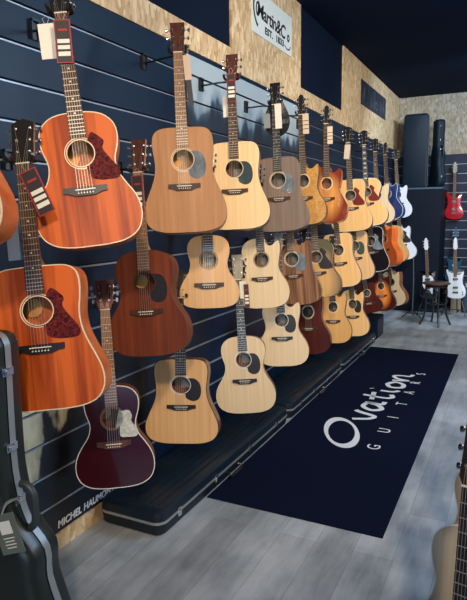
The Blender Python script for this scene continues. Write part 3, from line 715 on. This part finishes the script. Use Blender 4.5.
def hanger(Mg, Lt, label, sc_):
    """slatwall hook, arm and padded yoke that carries one headstock; built round the real head base"""
    hb = Mg @ Vector((0, .034, Lt + .016)); base = Vector((0.0015, hb.y + .17, hb.z + .03))
    r = empty('guitar_hanger', base, label=label, cat='hanger', group='black wall hangers that carry the guitars')
    mb = MB(); mb.b2((0, -.022, -.035), (.006, .022, .045)); mb.b2((.006, -.022, -.035), (.016, -.016, .045)); mb.b2((.006, .016, -.035), (.016, .022, .045)); mb.b2((.006, -.022, .036), (.02, .022, .045))
    mb.build('bracket', M_steel, r)
    d = hb - base
    mb = MB(); mb.tube(catmull([(.006, 0, 0), (.05, -.005, -.003), (d.x * .5, d.y * .35, -.012), (d.x * .85, d.y * .85, d.z - .004), tuple(d)], False, 5), .0055, 8); mb.build('arm', M_steel, r, smooth=True)
    mb = MB(); loc = lambda p: (Mg @ Vector(p)) - base
    for s_ in (-1, 1): mb.tube([loc(p) for p in catmull([(0, .034, Lt + .016), (s_ * .022, .034, Lt + .016), (s_ * .038, .028, Lt + .016), (s_ * .041, .005, Lt + .014), (s_ * .041, -.022, Lt + .015), (s_ * .041, -.026, Lt + .026)], False, 3)], .0075, 8)
    mb.build('yoke', M_blk, r, smooth=True)
    return r
HNAME = {'T1': 'orange guitar at the near end of the top row', 'T2': 'tan brown dreadnought', 'T3': 'pale dreadnought with slate pickguard', 'T4': 'grey brown dreadnought', 'T5': 'golden figured guitar', 'T6': 'amber and red burst guitar',
 'T7': 'honey guitar with the beige tag', 'T8': 'honey jumbo with block inlays', 'T9': 'white topped guitar of the top row', 'T10': 'blue cutaway guitar', 'T11': 'last guitar of the top row',
 'M0': 'large orange guitar at the left edge', 'M1': 'dark mahogany guitar', 'M2': 'small travel guitar', 'M3': 'pale cutaway of the middle row', 'M4': 'striped brown guitar', 'M5': 'sage burst guitar', 'M6': 'honey guitar of the middle row',
 'M7': 'guitar with green pickguard', 'M8': 'glossy black guitar', 'M9': 'red orange guitar', 'M10': 'tan orange guitar of the middle row', 'M11': 'white cutaway guitar', 'L0': 'burgundy parlour guitar', 'L1': 'warm spruce dreadnought of the bottom row',
 'L2': 'pale guitar hanging alone in the bottom row', 'L3': 'pale cutaway of the bottom row', 'L4': 'dark red brown cutaway', 'L5': 'orange tan guitar of the bottom row', 'L6': 'honey cutaway of the bottom row', 'L7': 'small dark red guitar', 'L8': 'orange and black burst guitar', 'L9': 'last guitar of the bottom row'}
for k, (tail, up, az, s_, ty) in TAB.items():
    sp = dict(SPEC[k])
    g = acoustic(ty, sp.pop('label'), sp.pop('group'), sp.pop('top'), sp.pop('side'), sp.pop('neck'), **sp)
    place(g, tail, up, az)
    g.matrix_world = g.matrix_world @ Matrix.Scale(s_, 4) @ Matrix.Diagonal(({'M0': 1.07, 'L1': 1.12, 'T5': .90, 'T6': .90, 'M6': .93, 'M7': .92, 'L4': .88, 'L5': .88, 'L6': .86, 'L8': .88, 'M8': .94, 'M3': .97}.get(k, 1), 1, 1, 1))
    MAT[k] = (g.matrix_world.copy(), LEN[ty][0])
    hanger(MAT[k][0], LEN[ty][0], 'black hanger holding the ' + HNAME[k], s_)

# ---- price tags hanging on the necks
M_redtag = plain('red_card', (.36, .022, .026), .5); M_blacktag = plain('black_print', (.02, .02, .025), .5); M_whitetag = plain('white_card', (.74, .74, .68), .5)
M_beigetag = plain('beige_card', (.62, .50, .38), .6); M_cord = plain('tag_cord', (.5, .46, .38), .7)
def tag_red(key, x, z, w_, h, tilt, label, y=-.020):
    Mg, Lt = MAT[key]; r = empty('price_tag', label=label, cat='tag')
    r.matrix_world = Mg @ Matrix.Translation((x, y, Lt + z)) @ Matrix.Rotation(R(tilt), 4, 'Y')
    mb = MB(); mb.box((0, 0, -h / 2), (w_, .0014, h)); mb.build('card', M_redtag, r)
    mb = MB(); mb.box((0, -.0011, -h / 2), (w_ * .86, .0006, h * .95), 0); mb.build('printed_field', M_blacktag, r)
    for q, hh in ((.50, .09), (.64, .09), (.79, .10)):
        mb = MB(); mb.box((0, -.0017, -h * q), (w_ * .74, .0006, h * hh)); mb.build('white_stripe', M_whitetag, r)
    mb = MB(); mb.box((0, -.0017, -h * .24), (w_ * .55, .0006, h * .05)); mb.build('red_field', M_redtag, r)
    mb = MB(); mb.tube([(-.004, 0, -.002), (-.012, .004, .02), (0, .006, .035), (.012, .004, .02), (.004, 0, -.002)], .0009, 4); mb.build('cord', M_cord, r)
def tag_plain(key, x, z, w_, h, tilt, mat, label, y=-.020, bands=0):
    Mg, Lt = MAT[key]; r = empty('price_tag', label=label, cat='tag')
    r.matrix_world = Mg @ Matrix.Translation((x, y, Lt + z)) @ Matrix.Rotation(R(tilt), 4, 'Y')
    mb = MB(); mb.box((0, 0, -h / 2), (w_, .0014, h)); mb.build('card', mat, r)
    for i in range(bands):
        mb = MB(); mb.box((0, -.0011, -h * (.35 + .2 * i)), (w_ * .9, .0006, h * .035)); mb.build('printed_line', M_blacktag, r)
    mb = MB(); mb.tube([(-.004, 0, -.002), (-.012, .004, .02), (0, .006, .03), (.012, .004, .02), (.004, 0, -.002)], .0009, 4); mb.build('cord', M_cord, r)
tag_red('T1', .002, -.030, .058, .158, 3, 'red bordered tag on the neck of the orange guitar in the top row')
tag_red('M0', .018, -.028, .058, .165, -20, 'red bordered tag tilted on the neck of the large orange guitar at the left')
tag_red('M1', 0, -.015, .052, .17, 0, 'red and black tag with white stripes on the neck of the dark mahogany guitar')
tag_red('T3', 0, .03, .050, .165, 0, 'red and black tag on the neck of the pale dreadnought with slate pickguard')
tag_plain('T1', -.060, -.02, .062, .13, 0, M_whitetag, 'cream card behind the neck of the orange guitar in the top row', y=.02)
tag_plain('T2', .040, -.02, .034, .12, -3, M_beigetag, 'beige card hanging beside the neck of the tan brown dreadnought')
tag_plain('T2', .046, -.14, .026, .12, -3, M_blacktag, 'narrow black tag with stripes beside the neck of the tan brown dreadnought', bands=0)
tag_plain('T3', -.042, -.09, .028, .12, 0, M_whitetag, 'small white card left of the neck of the pale dreadnought', y=.01)
tag_plain('T4', .022, .0, .045, .17, 0, M_whitetag, 'tall white card on the neck of the grey brown dreadnought')
tag_plain('T4', -.062, -.05, .045, .10, 0, plain('grey_card', (.25, .29, .32), .5), 'grey card left of the neck of the grey brown dreadnought', y=.01)
tag_plain('T5', .042, .0, .052, .155, 0, M_beigetag, 'beige card with a few lines beside the neck of the golden figured guitar', bands=3)
tag_plain('T6', .040, -.03, .050, .150, 0, M_beigetag, 'beige card with a few lines beside the neck of the amber burst guitar', bands=3)
tag_plain('T7', 0, -.02, .055, .14, 8, M_beigetag, 'beige card tilted over the neck of the honey guitar with red pickguard')
tag_red('L2', .050, -.03, .032, .15, 0, 'red tag right of the neck of the pale guitar hanging alone in the bottom row')
tag_plain('M0', -.062, -.13, .050, .20, 0, plain('blue_grey_card', (.20, .26, .34), .5), 'blue grey card left of the neck of the large orange guitar', y=.02)
tag_plain('L2', .028, -.01, .04, .11, 0, M_whitetag, 'white card on the neck of the pale guitar hanging alone in the bottom row', y=-.016)

# ---- guitar only partly in view at the left edge, top row
sp = dict(top=tan, side=mahog_side, neck=neckw)
g = acoustic('dread', 'brown orange guitar cut off at the left edge of the photo', TOPR, mahog, mahog_side, neckw, lod=0, bind=M_cream)
place(g, (.44, 1.05, 1.46), (-.16, .08, .98), 22); hanger(g.matrix_world.copy(), .865, 'black hanger of the brown orange guitar at the left edge', 1)
MAT['T0'] = (g.matrix_world.copy(), .865)

# black strap looped over the hook behind the grey brown guitar's head
Mg, Lt = MAT['T4']; r = empty('guitar_strap', label='black strap looped behind the headstock of the grey brown dreadnought', cat='strap')
r.matrix_world = Mg @ Matrix.Translation((0, .045, Lt))
mb = MB(); pth = catmull([(0, 0, .06), (.032, .005, .03), (.042, .012, -.02), (.060, .02, -.08), (.056, .025, -.13), (.03, .028, -.16), (0, .03, -.17), (-.03, .028, -.16), (-.056, .025, -.13), (-.060, .02, -.08), (-.042, .012, -.02), (-.032, .005, .03)], True, 3)
n_ = len(pth)
for i, p in enumerate(pth):
    c_ = Vector((0, p.y, -.07)); d_ = (p - c_).normalized() * .030
    mb.v += [p - d_ + Vector((0, -.002, 0)), p + d_ + Vector((0, -.002, 0)), p + d_ + Vector((0, .002, 0)), p - d_ + Vector((0, .002, 0))]
for i in range(n_):
    j = (i + 1) % n_
    for k in range(4): mb.f.append((4 * i + k, 4 * i + (k + 1) % 4, 4 * j + (k + 1) % 4, 4 * j + k)); mb.m.append(0)
mb.build('webbing', M_blk, r)
mb = MB(); mb.box((.058, .018, -.10), (.045, .008, .03)); mb.build('buckle', M_chrome, r)

# ================================================================ FLOOR CASES
M_case = plain('case_vinyl', (.0045, .012, .022), .42, bump=.05, nscale=60, noise=.2, spec=.35)
M_case2 = plain('case_vinyl_side', (.003, .007, .014), .5, bump=.05, nscale=60)
M_val = plain('case_valance', (.38, .40, .41), .35, metal=.6)
def rrect(x0, x1, y0, y1, r, n=5):
    P = []
    for cx, cy, a0 in ((x1 - r, y1 - r, 0), (x0 + r, y1 - r, 90), (x0 + r, y0 + r, 180), (x1 - r, y0 + r, 270)):
        for i in range(n + 1): a = R(a0 + 90 * i / n); P.append((cx + r * math.cos(a), cy + r * math.sin(a)))
    return P
def loft(mb, rings, mi=0, cap0=True, cap1=True):
    n = len(rings[0]); b = len(mb.v)
    for r_ in rings: mb.v += [Vector(p) for p in r_]
    for k in range(len(rings) - 1):
        for i in range(n):
            j = (i + 1) % n; mb.f.append((b + k * n + i, b + k * n + j, b + (k + 1) * n + j, b + (k + 1) * n + i)); mb.m.append(mi)
    if cap0: mb.f.append(tuple(b + i for i in reversed(range(n)))); mb.m.append(mi)
    if cap1: e = b + (len(rings) - 1) * n; mb.f.append(tuple(e + i for i in range(n))); mb.m.append(mi)
def flat_case(y0, y1, label, handle_at, latches):
    wd, ln = .385, y1 - y0
    r = empty('instrument_case', (.018, y0, 0), label=label, cat='case', group='black hard cases lying along the wall')
    def ring(i, z): return [(x, y, z) for x, y in rrect(i, wd - i, i, ln - i, .055 - i * .5)]
    mb = MB(); loft(mb, [ring(.02, 0), ring(.006, .012), ring(.0, .055), ring(0, .064)]); mb.build('base', M_case2, r, smooth=True)
    mb = MB(); loft(mb, [ring(-.003, .064), ring(-.003, .077)]); mb.build('valance', M_val, r)
    mb = MB(); loft(mb, [ring(0, .077), ring(.0, .085), ring(.006, .118), ring(.022, .130)])
    for i in range(7): mb.b2((.05 + i * .045, .08, .130), (.058 + i * .045, ln - .08, .1325))
    mb.build('lid', M_case, r, smooth=True)
    for q in latches:
        mb = MB(); mb.box((wd + .006, q, .070), (.008, .030, .045)); mb.box((wd + .012, q, .066), (.006, .020, .028)); mb.build('latch', M_chrome, r, bevel=.001)
    mb = MB(); q = handle_at; mb.tube(catmull([(wd, q - .07, .04), (wd + .018, q - .075, .036), (wd + .026, q - .06, .018), (wd + .026, q + .06, .018), (wd + .018, q + .075, .036), (wd, q + .07, .04)], False, 4), .008, 8); mb.build('handle', M_blk, r, smooth=True)
flat_case(2.14, 3.87, 'long black case with silver edge on the floor, nearest of the row', .78, (.16, .56, 1.02, 1.48))
flat_case(3.93, 5.33, 'black case on the floor in the middle of the row beside the big letter O', .7, (.2, .55, .9, 1.2))
flat_case(5.39, 6.86, 'black case on the floor at the far end of the row', .7, (.2, .55, .9, 1.25))
b = MB(); b.b2((0, 0, 0.012), (.36, .40, .27)); bx_ = empty('equipment_box', (.03, 6.93, 0), label='small black box on the floor past the end of the cases', cat='box')
b.build('cabinet', M_black, bx_, bevel=.01)
mb = MB(); mb.b2((.361, .03, .03), (.366, .37, .25)); mb.build('grille', M_case, bx_)
for a_ in (.03, .33):
    for c_ in (.03, .37): mb = MB(); mb.tube([(a_, c_, 0), (a_, c_, .0125)], .015, 10); mb.build('foot', M_blk, bx_)

# ================================================================ UPRIGHT SHAPED CASES
def shaped_case(label, pos, up, az, H_=1.10, depth=.13, wl=.235, wn=.095, tag=False, lean_mat=None, name='guitar_case', val=None):
    r = empty(name, label=label, cat='case')
    h = [(0, H_), (wn * .7, H_ - .004), (wn * .97, H_ - .03), (wn * 1.02, H_ - .08), (wn * 1.0, H_ * .72), (wn * 1.10, H_ * .60), (wn * 1.5, H_ * .50), (wl * .74, H_ * .43), (wl * .76, H_ * .35), (wl * .92, H_ * .24), (wl, H_ * .15), (wl * .95, H_ * .06), (wl * .65, .012), (wl * .3, 0), (0, 0)]
    P = [(-x, z) for x, z in h][:-1] + [(0, 0)] + list(reversed(h[1:-1]))
    P = [(p[0], p[2]) for p in catmull([(x, 0, z) for x, z in P], True, 3)]
    def ring(i, y): return [(x, y, z) for x, z in scale_poly(P, i)]
    mb = MB(); loft(mb, [ring(.045, -.016), ring(.02, -.012), ring(.006, .002), ring(0, .014), ring(0, depth * .42)], cap1=False); o = mb.build('lid', lean_mat or M_case, r, smooth=True)
    mb = MB(); loft(mb, [ring(-.003, depth * .42), ring(-.003, depth * .42 + .028)], cap0=False, cap1=False); mb.build('valance', val or M_val, r, smooth=True)
    mb = MB(); loft(mb, [ring(0, depth * .42 + .028), ring(0, depth - .012), ring(.006, depth), ring(.03, depth + .006)], cap0=False); mb.build('shell', lean_mat or M_case2, r, smooth=True)
    def edge(z):
        c = [p for p in P if p[0] > 0]; return min(c, key=lambda p: abs(p[1] - z))[0]
    for z in (H_ * .90, H_ * .70, H_ * .56, H_ * .16):
        x = edge(z); mb = MB(); mb.box((x + .005, depth * .42 + .004, z), (.008, .050, .026)); mb.box((x + .011, depth * .42 - .004, z), (.006, .030, .018)); mb.tube([(x + .014, depth * .42 - .016, z - .008), (x + .014, depth * .42 - .016, z + .008)], .004, 8); mb.build('latch', M_chrome, r, bevel=.0015)
    z0 = H_ * .54; x = edge(z0)
    mb = MB(); mb.tube(catmull([(x, depth * .45, z0 + .075), (x + .022, depth * .45, z0 + .072), (x + .045, depth * .45, z0 + .045), (x + .048, depth * .45, z0), (x + .045, depth * .45, z0 - .045), (x + .022, depth * .45, z0 - .072), (x, depth * .45, z0 - .075)], False, 4), .0125, 10); mb.build('handle', M_grip, r, smooth=True)
    place(r, pos, up, az); return r, (x, depth * .45, z0)
M_grip = plain('grey_grip', (.030, .040, .045), .45)
M_case_near = plain('case_worn_black', (.012, .017, .016), .36, coat=.05, bump=.08, nscale=45, noise=.25)
g, hp = shaped_case('black guitar case with silver edge and grey handle standing at the left edge', (.415, 1.12, .0), (-.02, .03, 1), 10, 1.20, .135, .26, .088, lean_mat=M_case_near)
# card hanging on its handle
r = empty('case_card', label='grey card with a white square hanging from the handle of the standing guitar case', cat='card')
M_card = plain('grey_green_card', (.12, .14, .12), .35, coat=.3)
r.matrix_world = g.matrix_world @ Matrix.Translation((hp[0] - .005, -.030, hp[2] + .02)) @ Matrix.Rotation(R(-18), 4, 'Y')
mb = MB(); mb.box((0, 0, -.065), (.085, .003, .125)); mb.build('card', M_card, r, bevel=.001)
mb = MB(); mb.box((0, -.0021, -.045), (.042, .0008, .040)); mb.build('white_square', M_whitetag, r)
mb = MB()
for i in range(4): mb.box((0, -.0021, -.078 - .010 * i), (.040 - .006 * (i % 2), .0006, .003))
mb.build('printed_line', M_whitetag, r)
mb = MB(); mb.tube(catmull([(0, 0, -.004), (.012, .02, .018), (.012, .075, .012), (-.006, .04, .018), (0, 0, -.004)], False, 3), .0025, 6); mb.build('strap', M_val, r)
# ================================================================ BACK CORNER
s = empty('tall_cabinet', (.08, 9.27, 0), label='tall plain black cabinet in the back corner with two cases on top', cat='cabinet')
mb = MB(); mb.b2((0, 0, .0), (.73, .72, 1.895)); mb.build('body', plain('cabinet_navy', (.0025, .007, .016), .6, spec=.15), s, bevel=.004)
mb = MB(); mb.b2((-.01, -.01, 1.896), (.74, .73, 1.922)); mb.build('top_board', plain('cabinet_edge', (.05, .09, .12), .4), s, bevel=.003)
M_case_teal = plain('case_teal_black', (.003, .012, .024), .6, bump=.04, nscale=50, spec=.25)
s = empty('guitar_case', (.205, 9.36, 1.923), label='large black rectangular case standing on the tall cabinet', cat='case')
def ringx(i, y, tw=1.0): return [(x + (.5 - tw / 2) * 0, y, z) for x, z in [(p[0], p[1]) for p in rrect(i, .37 - i, i, 1.115 - i, .05 - i * .5)]]
mb = MB(); loft(mb, [ringx(.02, 0), ringx(.004, .012), ringx(0, .05)]); mb.build('lid', M_case_teal, s, smooth=True)
mb = MB(); loft(mb, [ringx(-.002, .0505), ringx(-.002, .064)]); mb.build('valance', M_val, s)
mb = MB(); loft(mb, [ringx(0, .0645), ringx(.0, .115), ringx(.02, .13)]); mb.build('shell', M_case2, s, smooth=True)
mb = MB(); mb.tube(catmull([(.37, .06, .50), (.392, .06, .50), (.398, .06, .56), (.392, .06, .62), (.37, .06, .62)], False, 3), .008, 8); mb.build('handle', M_blk, s)
shaped_case('black guitar shaped case with chrome latches standing edge on beside the large case', (.655, 9.58, 1.926), (0, 0, 1), -52, 1.03, .11, .15, .08, lean_mat=M_case_teal, val=M_case2)

# ---- electric guitars
E_OUT = {'double': [(.03, .40), (.045, .375), (.075, .375), (.108, .408), (.130, .418), (.138, .395), (.128, .35), (.115, .29), (.122, .22), (.158, .15), (.168, .09), (.15, .035), (.10, .005), (.03, -.004), (-.05, .0), (-.12, .02), (-.163, .075), (-.160, .15), (-.125, .22), (-.112, .28), (-.128, .35), (-.150, .41), (-.155, .445), (-.135, .45), (-.10, .425), (-.055, .405), (-.03, .405)]}
def electric(label, bodymat, pos, up, az, guard=None, headmat=None, group=None, pick=None):
    r = empty('electric_guitar', label=label, cat='guitar', group=group)
    P = [(p[0], p[2]) for p in catmull([(x, 0, z) for x, z in reversed(E_OUT['double'])], True, 4)]
    # make counter clockwise seen from the front
    A = sum(P[i - 1][0] * P[i][1] - P[i][0] * P[i - 1][1] for i in range(len(P)))
    if A < 0: P.reverse()
    def ring(i, y): return [(x, y, z) for x, z in scale_poly(P, i)]
    mb = MB(); loft(mb, [ring(.010, 0), ring(.003, .003), ring(0, .010), ring(0, .034), ring(.008, .042)]); mb.build('body', bodymat, r, smooth=True)
    if guard:
        G = [(.02, .36), (.06, .35), (.10, .30), (.085, .22), (.11, .14), (.09, .07), (.05, .08), (.02, .13), (-.06, .16), (-.09, .22), (-.08, .30), (-.075, .36), (-.03, .36)]
        mb = MB(); mb.prism([(p[0], p[2]) for p in catmull([(x, 0, z) for x, z in reversed(G)], True, 3)], -.003, -.0003); mb.build('pickguard', guard, r)
    for z in (.17, .30):
        mb = MB(); mb.box((0, -.007, z), (.085, .010, .036)); mb.build('pickup', pick or M_chrome, r, bevel=.002)
    mb = MB(); mb.box((0, -.008, .095), (.09, .012, .028)); mb.build('bridge', M_chrome, r, bevel=.002)
    for q in (.10, .06): mb = MB(); mb.tube([(.12, -.012, q), (.12, .0, q)], .010, 12); mb.build('knob', M_blk, r)
    nz = .76
    mb = MB(); mb.prism([(-.028, .37), (.028, .37), (.0215, nz), (-.0215, nz)], -.004, .018); mb.build('neck', lightneck, r, bevel=.006)
    mb = MB(); mb.prism([(-.028, .335), (.028, .335), (.0215, nz), (-.0215, nz)], -.012, -.0045)
    for k in range(1, 20):
        z = nz - .628 * (1 - 2 ** (-k / 12))
        if z > .34: mb.box((0, -.0128, z), (.044, .0014, .002), 1)
    mb.build('fingerboard', [M_rose, M_fret], r)
    mb = MB(); mb.prism([(-.022, nz), (.022, nz), (.036, nz + .035), (.030, nz + .14), (.012, nz + .185), (-.012, nz + .18), (-.030, nz + .13), (-.034, nz + .03)], -.004, .010); mb.build('headstock', headmat or bodymat, r, bevel=.002)
    for k in range(6):
        s_ = -1 if k < 3 else 1; z = nz + .045 + (k % 3) * .045
        mb = MB(); mb.tube([(s_ * .016, -.012, z), (s_ * .016, -.004, z)], .0035, 6); mb.box((s_ * .044, .004, z), (.018, .008, .014)); mb.build('tuning_machine', M_chrome, r)
    for k in range(6):
        mb = MB(); mb.tube([(-.026 + .0104 * k, -.016, .095), (-.017 + .0068 * k, -.0145, nz)], .0009, 4); mb.build('string', M_string, r)
    place(r, pos, up, az); r.matrix_world = r.matrix_world @ Matrix.Diagonal((.84, .9, .95, 1)); return r
redlac = plain('cherry_lacquer', (.42, .010, .022), .18, coat=.7)
tealac = plain('teal_lacquer', (.008, .07, .12), .25, coat=.4)
e1 = electric('cherry red electric guitar hanging on the back wall', redlac, (.945, 9.86, 1.43), (-.02, 0, 1), -4, headmat=headlight)
e2 = electric('white electric guitar standing at the right behind the stool', whitelac, (1.10, 9.0, .31), (-.05, .06, 1), -3, guard=whitelac, headmat=whitelac)
e3 = electric('electric guitar with white headstock and black and white body right behind the round stool', blacklac, (.74, 8.84, .31), (-.09, .06, 1), -3, guard=whitelac, headmat=whitelac, pick=M_blk)
e4 = electric('blue electric guitar hanging low on the back wall beside the cabinet', tealac, (.985, 9.86, .41), (.0, 0, 1), 10, headmat=tealac)
def back_hanger(e, label):
    hb = e.matrix_world @ Vector((0, .025, .775)); r = empty('guitar_hanger', (hb.x, 10.018, hb.z + .02), label=label, cat='hanger')
    mb = MB(); mb.b2((-.03, -.008, -.035), (.03, 0, .03)); mb.build('bracket', M_steel, r)
    d = hb - Vector(r.location); mb = MB(); mb.tube([(0, -.006, 0), (0, d.y * .6, 0), tuple(d)], .006, 8); mb.build('arm', M_steel, r)
    mb = MB(); mb.tube(catmull([(-.042, d.y - .05, d.z + .01), (-.042, d.y - .01, d.z), (0, d.y, d.z), (.042, d.y - .01, d.z), (.042, d.y - .05, d.z + .01)], False, 3), .007, 8); mb.build('yoke', M_blk, r)
back_hanger(e1, 'hanger holding the red electric guitar on the back wall'); back_hanger(e4, 'hanger holding the blue electric guitar on the back wall')
def stand(pos, az, label, yoke=.27, spread=.17, back=.17, top=.42):
    """tubular A frame stand: cradle arms in front, legs on the floor"""
    r = empty('guitar_stand', pos, R(az), label=label, cat='stand', group='black floor stands')
    h = Vector((0, .10, top))
    for s_ in (-1, 1): mb = MB(); mb.tube([h, (s_ * spread, -.09, .008)], .008, 8); mb.build('leg', M_steel, r)
    mb = MB(); mb.tube([h, (0, .10 + back, .008)], .008, 8); mb.build('leg', M_steel, r)
    mb = MB(); mb.tube([(-spread * .75, -.055 + .016, .10), (spread * .75, -.055 + .016, .10)], .007, 8); mb.build('crossbar', M_steel, r)
    for s_ in (-1, 1): mb = MB(); mb.tube(catmull([(s_ * .07, -.04, .10), (s_ * .07, -.12, .085), (s_ * .07, -.16, .10), (s_ * .07, -.165, .13)], False, 3), .008, 8); mb.build('cradle_arm', M_blk, r)
    return r
stand((1.085, 9.09, .0), -3, 'black stand under the white electric guitar at the right', top=.55); stand((.745, 8.92, 0), -3, 'black stand under the guitar behind the round stool', top=.55)
for e, z in ((e2, 0), (e3, 0)):
    e.location.z = .115; e.location.y -= 0.02
e2.location.z = .28; e3.location.z = .28
# slim pole with a clamp beside the cabinet
r = empty('microphone_stand', (.53, 8.72, 0), label='thin grey stand upright in front of the tall cabinet', cat='stand')
mb = MB(); mb.tube([(0, 0, .02), (0, 0, .60)], .010, 8); mb.tube([(0, 0, .58), (-.02, .03, 1.02)], .007, 8); mb.build('pole', plain('grey_pole', (.10, .13, .16), .35, metal=.6), r)
mb = MB(); mb.tube([(-.06, .03, 1.02), (.02, .03, 1.03)], .012, 8); mb.build('clamp', M_fret, r)
for a in (90, 210, 330): mb = MB(); mb.tube([(0, 0, .12), (.16 * math.cos(R(a)), .16 * math.sin(R(a)), .008)], .008, 6); mb.build('leg', M_steel, r)
# boxes under the white guitar
s = empty('wooden_box', (.995, 9.42, 0), label='light brown wooden box on the floor behind the stool', cat='box')
mb = MB(); mb.b2((0, 0, 0), (.15, .30, .62)); mb.build('crate', wood('box_wood', (.20, .15, .11), (.30, .23, .17), .6, 0, 2, 30), s, bevel=.004)
mb = MB(); mb.b2((-.004, -.006, .625), (.154, .304, .64)); mb.build('lid', plain('box_lid', (.16, .13, .10), .6), s)
s = empty('amplifier', (1.17, 9.40, 0), label='dark blue amplifier at the right edge of the back wall', cat='amplifier')
mb = MB(); mb.b2((0, 0, .012), (.45, .30, .50)); mb.build('cabinet', plain('amp_blue', (.01, .022, .045), .6), s, bevel=.01)
mb = MB(); mb.b2((.03, -.006, .04), (.42, -.0005, .38)); mb.build('grille', plain('amp_cloth', (.02, .045, .08), .8), s)
mb = MB(); mb.b2((.03, -.008, .40), (.42, -.0005, .47)); mb.build('control_panel', M_fret, s)
for a_ in (.05, .40):
    for c_ in (.04, .26): mb = MB(); mb.tube([(a_, c_, 0), (a_, c_, .0125)], .015, 10); mb.build('foot', M_blk, s)

# ================================================================ ROUND STOOL
s = empty('round_stool', (.91, 8.25, 0), label='dark round stool with curved legs on the grey floor near the back wall', cat='stool')
M_seat = wood('stool_seat', (.045, .028, .022), (.10, .06, .045), .35, .3, 20, 20); M_leg = plain('stool_leg', (.012, .012, .014), .35)
mb = MB()
for z0, z1, ra, rb in ((.565, .572, .165, .183), (.572, .588, .183, .186), (.588, .598, .186, .165)): mb.tube([(0, 0, z0), (0, 0, z1)], [ra, rb], 28)
mb.build('seat', M_seat, s, smooth=True)
mb = MB(); annP = [(.135 * math.cos(R(15 * i)), .135 * math.sin(R(15 * i)), .545) for i in range(25)]; mb.tube(annP, .016, 8); mb.build('seat_rim', M_leg, s, smooth=True)
for a in (20, 110, 200, 290):
    c_, d_ = math.cos(R(a)), math.sin(R(a)); mb = MB()
    mb.tube([(rr * c_, rr * d_, z) for rr, z in [(p[0], p[2]) for p in catmull([(.125, 0, .56), (.142, 0, .46), (.132, 0, .30), (.150, 0, .14), (.205, 0, .0)], False, 5)]], .0135, 8); mb.build('leg', M_leg, s, smooth=True)
mb = MB(); mb.tube([(.122 * math.cos(R(15 * i)), .122 * math.sin(R(15 * i)), .30) for i in range(25)], .008, 8); mb.build('ring', M_leg, s, smooth=True)

# ================================================================ GUITARS ON STANDS AT THE RIGHT
cream_grey = wood('grey_cream_top', (.42, .37, .27), (.52, .47, .36), .4, .2, 1, 80)
for i, (pos, az, lab, kw) in enumerate([((1.80, 1.10, .105), -20, 'guitar at the right edge with its black headstock and neck in front of two others', dict(lod=2, board=M_ebony, head='book')),
        ((1.80, 1.66, .115), -20, 'pale topped cutaway guitar low at the right edge, nearer of the two bodies', dict(lod=1, board=M_ebony)), ((1.825, 2.14, .115), -20, 'pale topped guitar low at the right edge, farther of the two bodies', dict(lod=1, board=M_ebony))]):
    g = acoustic('om', lab, 'acoustic guitars on floor stands', cream_grey, mahog_side if i == 1 else brown_side, neckw, bind=M_wbind, **kw)
    up = Vector((0, .25 if i else .33, .97)).normalized(); place(g, pos, up, az)
    back = Vector((math.sin(R(az)), -math.cos(R(az)), 0)) * -1
    r = stand((pos[0] + back.x * .115, pos[1] + back.y * .115, 0), az, ['black stand under the nearest guitar at the right edge', 'black stand under the middle guitar at the right edge', 'black stand under the farthest guitar at the right edge'][i], top=.40, back=.20)
print('objects', len(bpy.data.objects))
